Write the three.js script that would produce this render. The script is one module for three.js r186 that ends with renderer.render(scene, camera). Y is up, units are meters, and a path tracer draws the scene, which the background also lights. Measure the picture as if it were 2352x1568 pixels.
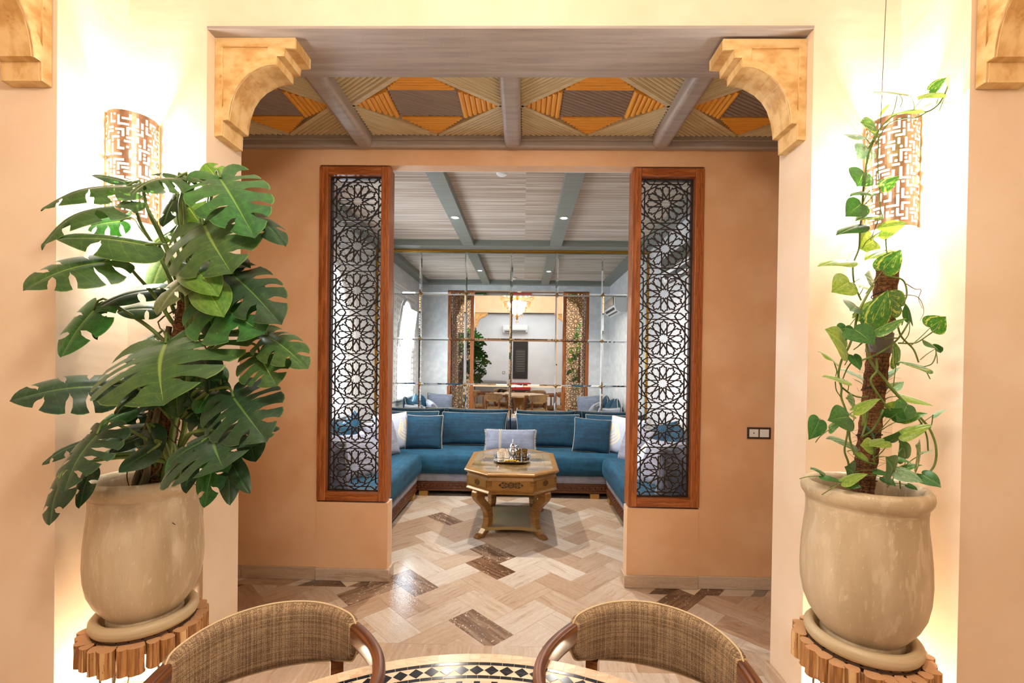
import * as THREE from 'three';
import { mergeGeometries, toCreasedNormals } from 'three/addons/utils/BufferGeometryUtils.js';
import { RoundedBoxGeometry } from 'three/addons/geometries/RoundedBoxGeometry.js';
import { RectAreaLightUniformsLib } from 'three/addons/lights/RectAreaLightUniformsLib.js';

// ---------------------------------------------------------------- camera, sky, lights, exposure
const scene = new THREE.Scene();
const FOCAL = 1050, D2R = Math.PI / 180;
const camera = new THREE.PerspectiveCamera(2 * Math.atan(784 / FOCAL) / D2R, 2352 / 1568, 0.05, 60);
camera.position.set(0, 1.5, 0);
camera.rotation.order = 'YXZ';
camera.rotation.set(-0.5 * D2R, 1.15 * D2R, 0.8 * D2R);
camera.setViewOffset(2352, 1568, -4.8, -58.9, 2352, 1568);
scene.add(camera);
const renderer = new THREE.WebGLRenderer({ antialias: true });
renderer.toneMapping = THREE.LinearToneMapping;
renderer.toneMappingExposure = 1.0;
renderer.shadowMap.enabled = true;
RectAreaLightUniformsLib.init();
scene.background = new THREE.Color(0.80, 0.90, 1.0);      // bright overcast sky, only behind the salon window and the far room's opening
scene.backgroundIntensity = 9;
function shade(l) { if (!l.isRectAreaLight) { l.castShadow = true; l.shadow.mapSize.set(1024, 1024); l.shadow.bias = -0.0005; } scene.add(l); return l; }
function pointLight(name, color, cd, x, y, z, radius = 1) { const l = new THREE.PointLight(color, cd); l.name = name; l.position.set(x, y, z); l.shadow.radius = radius; return shade(l); }
function spotLight(name, color, cd, from, to, angle, penumbra, radius = 1) {
  const l = new THREE.SpotLight(color, cd, 0, angle, penumbra); l.name = name; l.position.set(...from); l.target.position.set(...to); l.shadow.radius = radius; scene.add(l.target); return shade(l);
}
function areaLight(name, color, intensity, w, h, from, to) { const l = new THREE.RectAreaLight(color, intensity, w, h); l.name = name; l.position.set(...from); l.lookAt(...to); return shade(l); }
const WARM = new THREE.Color(1.0, 0.93, 0.85), COOL = new THREE.Color(0.88, 0.96, 1.0), LED = new THREE.Color(1.0, 0.93, 0.84), DAY = new THREE.Color(0.80, 0.90, 1.0), AMBER = new THREE.Color(1.0, 0.88, 0.66);
const CHANDELIER_CD = 11, SCONCE_CD = 7, UPLIGHT_CD = 3.2, DOWNLIGHT_CD = 15, WINDOW_CD = 8, FAR_ROOM_CD = 5;
// daylight through the salon's arched window (left wall), soft as its curtain lets it in
areaLight('window_daylight', DAY, WINDOW_CD, 0.86, 1.35, [-1.87, 1.66, -4.42], [1, 1.3, -4.42]);
// the bright room behind the camera (seen only in the salon mirrors)
areaLight('far_room_daylight', new THREE.Color(0.95, 0.97, 1), FAR_ROOM_CD, 2.4, 1.6, [0, 3.46, 2.7], [0, 0, 2.9]);

// ---------------------------------------------------------------- helpers
let seed = 7;
const rnd = (a = 1, b) => { seed = (seed * 1664525 + 1013904223) >>> 0; const t = seed / 4294967296; return b === undefined ? t * a : a + t * (b - a); };
const V = (x, y, z) => new THREE.Vector3(x, y, z);
const taken = {};
const numbered = (n) => { if (!(n in taken)) { taken[n] = 0; return n; } return n + '_' + String(++taken[n]).padStart(3, '0'); };
function tag(o, label, category, group, kind) { if (label) o.userData.label = label; if (category) o.userData.category = category; if (group) o.userData.group = group; if (kind) o.userData.kind = kind; return o; }
function thing(name, label, category, pos = [0, 0, 0], turn = 0, group) { const o = new THREE.Group(); o.name = numbered(name); o.position.set(...pos); o.rotation.y = turn; scene.add(o); return tag(o, label, category, group); }
function add(name, geo, mat, parent = scene) { const m = new THREE.Mesh(Array.isArray(geo) ? merge(geo) : geo, mat); m.name = parent === scene ? numbered(name) : name; m.castShadow = m.receiveShadow = true; parent.add(m); return m; }
function struct(name, geo, mat, parent = scene) { const m = add(name, geo, mat, parent); if (parent === scene) m.userData.kind = 'structure'; return m; }
function structGroup(name) { const o = new THREE.Group(); o.name = name; o.userData.kind = 'structure'; scene.add(o); return o; }
function copyOf(src, name, label, pos, turn, group) { const c = src.clone(); c.name = numbered(name); c.userData = { ...src.userData }; if (label) c.userData.label = label; if (group) c.userData.group = group; if (pos) c.position.set(...pos); if (turn !== undefined) c.rotation.y = turn; scene.add(c); return c; }
function plain(g) {
  g = g.index ? g.toNonIndexed() : g;
  for (const k of Object.keys(g.attributes)) if (!['position', 'normal', 'uv'].includes(k)) g.deleteAttribute(k);
  if (!g.attributes.normal) g.computeVertexNormals();
  if (!g.attributes.uv) g.setAttribute('uv', new THREE.BufferAttribute(new Float32Array(g.attributes.position.count * 2), 2));
  g.clearGroups(); return g;
}
function merge(list) { return mergeGeometries(list.map(plain)); }
// uv in metres, taken from the dominant direction of each triangle
function metric(g, k = 1, du = 0, dv = 0, swap = false) {
  g = plain(g); const p = g.attributes.position, uv = g.attributes.uv, a = V(), b = V(), c = V(), n = V();
  for (let i = 0; i < p.count; i += 3) {
    a.fromBufferAttribute(p, i); b.fromBufferAttribute(p, i + 1); c.fromBufferAttribute(p, i + 2);
    n.copy(b).sub(a).cross(c.clone().sub(a)); const x = Math.abs(n.x), y = Math.abs(n.y), z = Math.abs(n.z);
    [a, b, c].forEach((q, j) => { let s = x >= y && x >= z ? [q.z, q.y] : y >= z ? [q.x, q.z] : [q.x, q.y]; if (swap) s = [s[1], s[0]]; uv.setXY(i + j, s[0] * k + du, s[1] * k + dv); });
  }
  return g;
}
function box(x0, x1, y0, y1, z0, z1) { const g = new THREE.BoxGeometry(Math.abs(x1 - x0), Math.abs(y1 - y0), Math.abs(z1 - z0)); g.translate((x0 + x1) / 2, (y0 + y1) / 2, (z0 + z1) / 2); return metric(g); }
function rbox(x0, x1, y0, y1, z0, z1, r = 0.008, s = 2) { const g = new RoundedBoxGeometry(Math.abs(x1 - x0), Math.abs(y1 - y0), Math.abs(z1 - z0), s, r); g.translate((x0 + x1) / 2, (y0 + y1) / 2, (z0 + z1) / 2); return metric(g); }
function bar(a, b, w, h, up = V(0, 0, 1)) {      // straight bar of w x h from a to b
  const d = b.clone().sub(a), L = d.length(), m = new THREE.Matrix4(), x = d.clone().normalize(), z = up.clone().sub(x.clone().multiplyScalar(up.dot(x))).normalize(), y = z.clone().cross(x);
  const g = new THREE.BoxGeometry(L, w, h); m.makeBasis(x, y, z); m.setPosition(a.clone().add(b).multiplyScalar(0.5)); g.applyMatrix4(m); return g;
}
function tube(pts, r, seg = 24, rad = 8, closed = false) { return new THREE.TubeGeometry(new THREE.CatmullRomCurve3(pts, closed, 'centripetal'), seg, r, rad, closed); }
function taper(pts, r0, r1, seg = 20, rad = 7) {
  const c = new THREE.CatmullRomCurve3(pts, false, 'centripetal'), g = new THREE.TubeGeometry(c, seg, 1, rad), p = g.attributes.position;
  for (let i = 0; i <= seg; i++) { const q = c.getPointAt(i / seg), r = r0 + (r1 - r0) * i / seg; for (let j = 0; j <= rad; j++) { const k = i * (rad + 1) + j; p.setXYZ(k, q.x + (p.getX(k) - q.x) * r, q.y + (p.getY(k) - q.y) * r, q.z + (p.getZ(k) - q.z) * r); } }
  return g;
}
function lathe(prof, seg = 48) { return new THREE.LatheGeometry(prof.map(([r, y]) => new THREE.Vector2(r, y)), seg); }
function prism(pts, depth, bevel = 0, holes = []) { const s = new THREE.Shape(pts.map(([x, y]) => new THREE.Vector2(x, y))); for (const h of holes) s.holes.push(new THREE.Path(h.map(([x, y]) => new THREE.Vector2(x, y)))); return new THREE.ExtrudeGeometry(s, { depth, bevelEnabled: bevel > 0, bevelThickness: bevel, bevelSize: bevel, bevelOffset: -bevel, bevelSegments: 1, curveSegments: 6 }); }
function alongUV(g, k = 1) {     // uv in metres for an extruded profile: caps by x and y, sides by the run along the profile
  g = plain(g); const p = g.attributes.position, n = g.attributes.normal, uv = g.attributes.uv;
  for (let i = 0; i < p.count; i++) Math.abs(n.getZ(i)) > 0.7 ? uv.setXY(i, p.getX(i) * k, p.getY(i) * k) : uv.setXY(i, (p.getX(i) + p.getY(i)) * k, p.getZ(i) * k);
  return g;
}
function sheet(nu, nv, f) {       // parametric surface, u and v in 0..1
  const pos = [], uv = [], idx = [];
  for (let j = 0; j <= nv; j++) for (let i = 0; i <= nu; i++) { const q = f(i / nu, j / nv); pos.push(q[0], q[1], q[2]); uv.push(q[3] ?? i / nu, q[4] ?? j / nv); }
  for (let j = 0; j < nv; j++) for (let i = 0; i < nu; i++) { const a = j * (nu + 1) + i, b = a + 1, c = a + nu + 1, d = c + 1; idx.push(a, b, d, a, d, c); }
  const g = new THREE.BufferGeometry(); g.setAttribute('position', new THREE.Float32BufferAttribute(pos, 3)); g.setAttribute('uv', new THREE.Float32BufferAttribute(uv, 2)); g.setIndex(idx); g.computeVertexNormals(); return g;
}
// ---------------------------------------------------------------- textures
const hash = (x, y, s) => { let h = (Math.imul(x, 374761393) + Math.imul(y, 668265263) + Math.imul(s, 2147483647 ^ 0x5bd1e995)) | 0; h = Math.imul(h ^ (h >>> 13), 1274126177); return ((h ^ (h >>> 16)) >>> 0) / 4294967296; };
function noise(size, cx, cy, oct, s, gain = 0.5) {    // tileable value noise, 0..1
  const out = new Float32Array(size * size); let amp = 1, tot = 0;
  for (let o = 0; o < oct; o++, cx *= 2, cy *= 2, amp *= gain) {
    tot += amp;
    for (let y = 0; y < size; y++) {
      const fy = y / size * cy, iy = Math.floor(fy), ty = fy - iy, wy = ty * ty * (3 - 2 * ty), y0 = iy % cy, y1 = (iy + 1) % cy;
      let lx = -1, a = 0, b = 0, c = 0, d = 0;
      for (let x = 0; x < size; x++) {
        const fx = x / size * cx, ix = Math.floor(fx), tx = fx - ix, wx = tx * tx * (3 - 2 * tx);
        if (ix !== lx) { lx = ix; const x0 = ix % cx, x1 = (ix + 1) % cx; a = hash(x0, y0, s + o); b = hash(x1, y0, s + o); c = hash(x0, y1, s + o); d = hash(x1, y1, s + o); }
        out[y * size + x] += amp * (a + (b - a) * wx + (c - a) * wy + (a - b - c + d) * wx * wy);
      }
    }
  }
  for (let i = 0; i < out.length; i++) out[i] /= tot;
  return out;
}
function tex(size, f, color = true, h = size) {
  const d = new Uint8Array(size * h * 4);
  for (let y = 0, i = 0; y < h; y++) for (let x = 0; x < size; x++, i++) { const c = f(i, x / size, y / h); for (let k = 0; k < 3; k++) d[i * 4 + k] = Math.max(0, Math.min(255, c[k] ?? c[0])); d[i * 4 + 3] = 255; }
  const t = new THREE.DataTexture(d, size, h); t.wrapS = t.wrapT = THREE.RepeatWrapping; t.magFilter = THREE.LinearFilter; if (color) t.colorSpace = THREE.SRGBColorSpace; t.needsUpdate = true; return t;
}
function canvasTex(w, h, draw) { const c = document.createElement('canvas'); c.width = w; c.height = h; draw(c.getContext('2d'), w, h); const t = new THREE.CanvasTexture(c); t.colorSpace = THREE.SRGBColorSpace; t.wrapS = t.wrapT = THREE.RepeatWrapping; return t; }
const rep = (t, u, v = u, rot = 0) => { const c = t.clone(); c.repeat.set(u, v); c.rotation = rot; c.needsUpdate = true; return c; };
const mix = (a, b, t) => a.map((x, i) => x + (b[i] - x) * t);
const sm = (a, b, x) => { const t = Math.max(0, Math.min(1, (x - a) / (b - a))); return t * t * (3 - 2 * t); };
const STD = (o) => new THREE.MeshStandardMaterial(o), PHY = (o) => new THREE.MeshPhysicalMaterial(o);
const N1 = noise(512, 4, 4, 6, 11), N2 = noise(512, 16, 16, 4, 23), N3 = noise(512, 64, 64, 3, 37), NX = noise(512, 3, 48, 4, 41), NX2 = noise(512, 6, 128, 3, 43), NY = noise(512, 96, 4, 4, 47), NYF = noise(512, 200, 10, 2, 49);
const at = (N, u, v) => N[((Math.floor(v * 512) % 512 + 512) % 512) * 512 + ((Math.floor(u * 512) % 512 + 512) % 512)];
const plasterTint = (a, b, amt = 1) => tex(512, (i) => mix(a, b, sm(0.32, 0.68, N1[i] * 0.8 + N2[i] * 0.2) * amt));
const plasterBump = tex(512, (i) => [120 + (N1[i] - 0.5) * 90 + (N3[i] - 0.5) * 40 + (NX[i] - 0.5) * 40], false);
const rough01 = (lo, hi) => tex(512, (i) => [255 * (lo + (hi - lo) * sm(0.3, 0.7, N1[i] * 0.6 + N2[i] * 0.4))], false);
const fineBump = tex(512, (i) => [N3[i] * 160 + N2[i] * 95], false);
const fibreBump = tex(512, (i) => [NYF[i] * 160 + N3[i] * 95], false);
const noiseRow = noise(512, 2, 160, 3, 71);
const M = {};
M.plaster = STD({ map: rep(plasterTint([234, 213, 188], [225, 200, 170]), 0.5), bumpMap: rep(plasterBump, 0.5), bumpScale: 0.004, roughness: 0.62, roughnessMap: rep(rough01(0.55, 1), 0.7) });
M.peachPlaster = STD({ map: rep(plasterTint([232, 190, 150], [220, 172, 128]), 0.6), bumpMap: rep(plasterBump, 0.5), bumpScale: 0.004, roughness: 0.6, roughnessMap: rep(rough01(0.55, 1), 0.7) });
M.salonPlaster = STD({ map: rep(tex(512, (i) => { const t = sm(0.36, 0.66, N2[i] * 0.5 + N1[i] * 0.5); return mix([214, 215, 217], [232, 232, 231], t); }), 1.1), bumpMap: rep(plasterBump, 1), bumpScale: 0.003, roughness: 0.55 });
M.white = STD({ map: rep(plasterTint([238, 238, 238], [228, 229, 231]), 0.5), roughness: 0.8 });
M.whitePaint = STD({ color: 0xe9e9e7, roughness: 0.5 });
const travLight = tex(1024, (i, u, v) => {
  const w = at(N1, u * 1, v * 1) - 0.5, s = at(NX, u + w * 0.05, v + w * 0.12), f = at(NX2, u, v + w * 0.08), g = at(N3, u, v);
  let c = mix([208, 193, 177], [196, 177, 158], sm(0.3, 0.7, at(N1, u, v) * 0.5 + s * 0.5)); c = mix(c, [218, 206, 192], sm(0.60, 0.74, f) * 0.4); c = mix(c, [164, 140, 120], sm(0.64, 0.72, s) * 0.4 * sm(0.4, 0.6, at(N2, u * 0.7, v)));
  return c.map((x) => x + (g - 0.5) * 12);
});
const travDark = tex(1024, (i, u, v) => {
  const w = at(N1, u, v) - 0.5, s = at(NX, u + w * 0.05, v + w * 0.1), g = at(N3, u * 1.7, v * 1.7), h = at(N2, u * 2.3 + 0.3, v * 3.1);
  let c = mix([150, 122, 99], [112, 85, 66], sm(0.3, 0.7, s)); c = mix(c, [226, 212, 190], sm(0.66, 0.72, g) * sm(0.45, 0.6, h) * 0.9); c = mix(c, [222, 203, 178], sm(0.74, 0.78, h) * 0.8); return c;
});
const stone = (map, color) => PHY({ map, color, roughness: 0.16, roughnessMap: rep(rough01(0.55, 1), 1.3), bumpMap: rep(fineBump, 2), bumpScale: 0.0006, clearcoat: 0.25, clearcoatRoughness: 0.12 });
M.trav = [stone(travLight, 0xffffff), stone(travLight, 0xf8f1ea), stone(travLight, 0xeee1d4), stone(travLight, 0xdfccbb)];
M.travDark = [stone(travDark, 0xffffff), stone(travDark, 0xddd0c4)];
M.grout = STD({ color: 0xd9c6ab, roughness: 0.8 });
M.beamPaint = STD({ map: rep(tex(512, (i) => mix([176, 165, 158], [154, 142, 134], sm(0.3, 0.7, NX[i] * 0.5 + NX2[i] * 0.2 + N1[i] * 0.3))), 1), roughness: 0.38, bumpMap: rep(fineBump, 2), bumpScale: 0.0008 });
M.sageBeam = STD({ map: rep(tex(512, (i) => mix([140, 143, 134], [122, 126, 118], NX[i])), 1), roughness: 0.45 });
const reedTex = (a, b) => tex(256, (i, u, v) => { const s = at(NX, u, v), k = sm(0.6, 0.75, at(NX2, u * 0.5, v)); return mix(mix(a, b, s), b.map((x) => x * 0.8), k * 0.35); });
M.reedBeige = STD({ map: reedTex([222, 204, 162], [198, 178, 136]), roughness: 0.42 });
M.reedOrange = STD({ map: reedTex([250, 186, 70], [226, 150, 50]), roughness: 0.33 });
M.reedBrown = STD({ map: reedTex([160, 140, 128], [134, 116, 106]), roughness: 0.42 });
M.orangeWood = STD({ map: rep(tex(512, (i, u, v) => { const s = at(NY, u + (at(N1, u, v) - 0.5) * 0.06, v), f = at(NYF, u, v); return mix(mix([178, 104, 50], [140, 74, 32], sm(0.3, 0.7, s)), [104, 42, 14], sm(0.66, 0.8, f) * 0.5); }), 2.2), roughness: 0.34, bumpMap: rep(fibreBump, 2), bumpScale: 0.0006 });
M.blackMetal = STD({ color: 0x2a201b, roughness: 0.5, metalness: 0.2 });
M.ochre = STD({ map: rep(tex(512, (i, u, v) => { const s = at(N2, u * 0.6, v * 1.1), n = at(N1, u, v), k = at(N2, u, v); return mix(mix([226, 192, 136], [196, 150, 88], sm(0.35, 0.65, n * 0.6 + s * 0.4)), [160, 110, 52], sm(0.6, 0.75, k * 0.5 + n * 0.5) * 0.7); }), 2.2), roughness: 0.5, bumpMap: rep(plasterBump, 3), bumpScale: 0.003 });
M.slatCeiling = STD({ map: rep(tex(512, (i, u, v) => { const s = at(noiseRow, u * 0.5, v), f = at(NX2, u * 0.3, v); return mix(mix([214, 203, 190], [176, 158, 140], sm(0.38, 0.66, s)), [150, 126, 104], sm(0.62, 0.76, f) * 0.6); }), 0.6), roughness: 0.55 });
// ---------------------------------------------------------------- the setting
const OL = -1.382, OR = 1.2, OT = 2.92, ZF = -1.955, ZB = -2.2, ZW = -3.1, ZS = -3.2, XL = -1.723, XR = 1.558, SL = -1.893, SR = 1.567, ZM = -5.8;
// --- floor: grout bed plus herringbone tiles of polished travertine
const floor = structGroup('floor');
struct('grout_bed', box(-3, 3, -0.1, -0.0015, -6.2, 4.6), M.grout, floor);
{
  const clip = (poly, nx, nz, d) => { const out = []; for (let i = 0; i < poly.length; i++) { const a = poly[i], b = poly[(i + 1) % poly.length], da = a[0] * nx + a[1] * nz - d, db = b[0] * nx + b[1] * nz - d; if (da <= 0) out.push(a); if (da * db < 0) { const t = da / (da - db); out.push([a[0] + (b[0] - a[0]) * t, a[1] + (b[1] - a[1]) * t]); } } return out; };
  const clipBox = (p, x0, x1, z0, z1) => clip(clip(clip(clip(p, 1, 0, x1), -1, 0, -x0), 0, 1, z1), 0, -1, -z0);
  const areaOf = (p) => Math.abs(p.reduce((s, a, i) => { const b = p[(i + 1) % p.length]; return s + a[0] * b[1] - b[0] * a[1]; }, 0) / 2);
  const far = [];
  function tile(poly, ang, dark) {
    if (poly.length < 3 || areaOf(poly) < 0.0006) return;
    let s = 0; for (let i = 0; i < poly.length; i++) { const a = poly[i], b = poly[(i + 1) % poly.length]; s += a[0] * b[1] - b[0] * a[1]; }
    if (s < 0) poly = poly.slice().reverse();
    const cx = poly.reduce((q, p) => q + p[0], 0) / poly.length, cz = poly.reduce((q, p) => q + p[1], 0) / poly.length;
    const inset = poly.map(([x, z]) => { const d = Math.hypot(x - cx, z - cz), k = Math.max(0, 1 - 0.0011 / d); return [cx + (x - cx) * k, cz + (z - cz) * k]; });
    const pos = [], uv = [], nor = [], n = inset.length, ou = rnd(), ov = rnd(), ca = Math.cos(ang), sa = Math.sin(ang), put = (x, y, z, nx, ny, nz) => { pos.push(x, y, z); nor.push(nx, ny, nz); uv.push((x * ca + z * sa) * 1.25 + ou, (-x * sa + z * ca) * 1.25 + ov); };
    for (let i = 1; i < n - 1; i++) for (const q of [inset[0], inset[i + 1], inset[i]]) put(q[0], 0, q[1], 0, 1, 0);
    for (let i = 0; i < n; i++) { const a = inset[i], b = inset[(i + 1) % n], l = Math.hypot(b[0] - a[0], b[1] - a[1]) || 1, nx = (b[1] - a[1]) / l, nz = -(b[0] - a[0]) / l; for (const [q, y] of [[a, 0], [b, 0], [b, -0.006], [a, 0], [b, -0.006], [a, -0.006]]) put(q[0], y, q[1], nx, 0, nz); }
    const g = new THREE.BufferGeometry(); g.setAttribute('position', new THREE.Float32BufferAttribute(pos, 3)); g.setAttribute('normal', new THREE.Float32BufferAttribute(nor, 3)); g.setAttribute('uv', new THREE.Float32BufferAttribute(uv, 2));
    const r = rnd(), dk = dark ?? r < (cz < -3.6 ? 0.015 : 0.13);
    if (cz > -1.3 || (cz < -5.2)) { far.push(g); return; }
    struct('tile', g, dk ? M.travDark[r < 0.1 ? 0 : 1] : M.trav[Math.floor(rnd(3.99))], floor);
  }
  const L = 0.36, W = 0.18, r = Math.SQRT1_2;
  const rot = (x, y) => [-0.16 + (x - y) * r, -2.64 + (x + y) * r];
  const run = () => {
    for (let i = -26; i < 26; i++) for (let j = -26; j < 26; j++) for (const k of [0, 1]) {
      const ox = i * W + j * W * 2, oy = i * W - j * W * 2, b = k ? [[ox + W, oy - W], [ox + 2 * W, oy - W], [ox + 2 * W, oy + W], [ox + W, oy + W]] : [[ox - W, oy], [ox + W, oy], [ox + W, oy + W], [ox - W, oy + W]];
      const w = b.map((q) => rot(...q)), cx = w.reduce((s, q) => s + q[0], 0) / 4, cz = w.reduce((s, q) => s + q[1], 0) / 4, mouth = cx > -0.99 && cx < 0.81;
      const p = mouth ? clipBox(w, -1.2, 1.0, -5.3, -2.41) : cz > -3.12 ? clipBox(w, -1.95, 1.75, -3.0, -2.41) : clipBox(w, -1.35, 1.15, -5.3, -3.12); if (p.length > 2) tile(p, k ? 3 * Math.PI / 4 : Math.PI / 4);
    }
  };
  run();
  // cut pieces along the foot of the wall, left and right of the opening
  for (const [a, b] of [[-1.95, -1.02], [0.84, 1.75]]) { let x = a, up = true; while (x < b) { const w = rnd(0.14, 0.3), t = up ? 0.09 : -0.09, p = clipBox([[x - (up ? 0 : 0.09), -3.0], [x + w - (up ? 0 : 0), -3.0], [x + w + t, -3.1], [x + (up ? 0.09 : 0), -3.1]], a, b, -3.1, -3.0); tile(p, 0, rnd() < 0.4); x += w; up = !up || rnd() < 0.5; } }
  // straight courses under the opening and in the dining room
  for (let row = 0, z = -2.41; z < 1.4; row++, z += 0.18) for (let x = -2.3 + (row % 2) * 0.18; x < 2.3; x += 0.36) tile(clipBox([[x, z], [x + 0.36, z], [x + 0.36, z + 0.18], [x, z + 0.18]], -2.25, 2.1, -2.41, 1.4), Math.PI / 2);
  if (far.length) { const m = struct('tile_field', far, M.trav[2], floor); m.userData.kind = 'stuff'; }
  struct('far_room_paving', box(-2.4, 2.4, -0.0015, 0, 1.42, 4.4), M.trav[1], floor);
}
// --- dining room walls
struct('wall_front_left', box(-2.6, OL, 0, 4.15, ZB, ZF), M.plaster); struct('wall_front_right', box(OR, 2.5, 0, 4.15, ZB, ZF), M.plaster); struct('wall_front_top', box(OL, OR, OT + 0.012, 4.15, ZB, ZF), M.plaster);
struct('wall_left_front', box(-2.3, XL, 0, 4.15, ZF, -1.65), M.plaster); struct('wall_left_rear', box(-2.3, XL, 0, 4.15, 1.0, 1.3), M.plaster); struct('wall_left_top', box(-2.3, XL, OT, 4.15, -1.65, 1.0), M.plaster); struct('wall_left', box(-2.6, -2.3, 0, 4.15, ZF, 1.6), M.plaster);
struct('wall_right_front', box(XR, 2.15, 0, 4.15, ZF, -1.65), M.plaster); struct('wall_right_rear', box(XR, 2.15, 0, 4.15, 1.0, 1.3), M.plaster); struct('wall_right_top', box(XR, 2.15, OT, 4.15, -1.65, 1.0), M.plaster); struct('wall_right', box(2.15, 2.45, 0, 4.15, ZF, 1.6), M.plaster);
struct('wall_rear_left', box(-2.3, OL, 0, 4.15, 1.3, 1.54), M.plaster); struct('wall_rear_right', box(OR, 2.15, 0, 4.15, 1.3, 1.54), M.plaster); struct('wall_rear_top', box(OL, OR, OT, 4.15, 1.3, 1.54), M.plaster);
struct('ceiling', box(-2.6, 2.5, 4.15, 4.3, ZB, 1.6), M.white);
struct('trim_1', [box(OL, OR, OT, OT + 0.012, -2.285, ZF + 0.002), box(-2.55, 2.4, OT + 0.012, 3.02, -2.285, ZB)], M.beamPaint);
struct('trim_2', [box(OL - 0.003, OR + 0.003, 2.913, OT, 1.3, 1.6), box(OL, OL + 0.012, 0, 2.5, 1.31, 1.6), box(OR - 0.012, OR, 0, 2.5, 1.31, 1.6)], STD({ color: 0x2b2320, roughness: 0.6 }));
// --- bright white room behind the camera
struct('wall_far_rear', box(-2.6, 2.6, 0, 3.5, 4.2, 4.4), M.white);
struct('wall_far_left', box(-2.7, -2.5, 0, 3.5, 1.54, 4.4), M.white);
struct('wall_far_right', box(2.5, 2.7, 0, 3.5, 1.54, 4.4), M.white);
struct('wall_far_front', [box(-2.6, OL, 0, 3.5, 1.54, 1.6), box(OR, 2.6, 0, 3.5, 1.54, 1.6), box(OL, OR, OT, 3.5, 1.54, 1.6)], M.white);
struct('ceiling_far', [box(-2.7, 2.7, 3.5, 3.6, 1.54, 4.4), box(-2.5, 2.5, 3.2, 3.26, 4.0, 4.2)], M.white);
// --- corridor
struct('wall_corridor_left', box(-2.8, -2.55, 0, 3.2, -3.35, ZB), M.plaster);
struct('wall_corridor_right', box(2.4, 2.65, 0, 3.2, -3.35, ZB), M.plaster);
struct('wall_back', [box(-2.6, -1.402, 0, 3.05, ZS + 0.01, ZW), box(1.195, 2.5, 0, 3.05, ZS + 0.01, ZW), box(-1.402, -0.912, 0, 0.532, ZS + 0.01, ZW + 0.004), box(0.716, 1.195, 0, 0.532, ZS + 0.01, ZW + 0.004), box(-1.402, 1.195, 2.83, 3.05, ZS + 0.01, ZW + 0.004)], M.peachPlaster);
struct('wall_salon_front', [box(-2.2, -1.402, 0, 3.1, ZS, ZS + 0.01), box(1.195, 1.85, 0, 3.1, ZS, ZS + 0.01), box(-1.402, -0.912, 0, 0.532, ZS, ZS + 0.01), box(0.716, 1.195, 0, 0.532, ZS, ZS + 0.01), box(-1.402, 1.195, 2.83, 3.1, ZS, ZS + 0.01)], M.salonPlaster);
// stone skirting, piece by piece
{
  const skirt = (n, list) => { const s = structGroup(n); list.forEach((b, i) => struct('stone_piece', metric(rbox(...b, 0.004), 1.2, rnd(), rnd()), i % 3 ? M.trav[1 + (i % 2)] : M.trav[2], s)); };
  skirt('baseboard_back', [[-2.54, -1.92, 0, 0.085, ZW, ZW + 0.014], [-1.918, -1.402, 0, 0.085, ZW, ZW + 0.014], [-1.4, -0.894, 0, 0.082, ZW, ZW + 0.024], [0.698, 1.193, 0, 0.082, ZW, ZW + 0.024], [1.195, 1.72, 0, 0.085, ZW, ZW + 0.014], [1.722, 2.39, 0, 0.085, ZW, ZW + 0.014], [-0.912, -0.894, 0, 0.082, ZS, ZW], [0.698, 0.716, 0, 0.082, ZS, ZW]]);
  skirt('baseboard_front', [[OL, OL + 0.018, 0, 0.085, ZB, ZF + 0.016], [OR - 0.018, OR, 0, 0.085, ZB - 0.016, ZF + 0.016], [XL, OL - 0.002, 0, 0.085, ZF, ZF + 0.016], [OR + 0.002, XR, 0, 0.085, ZF, ZF + 0.016], [XL, XL + 0.016, 0, 0.085, ZF + 0.017, -1.65], [XR - 0.016, XR, 0, 0.085, ZF + 0.017, -1.65]]);
}
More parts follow.
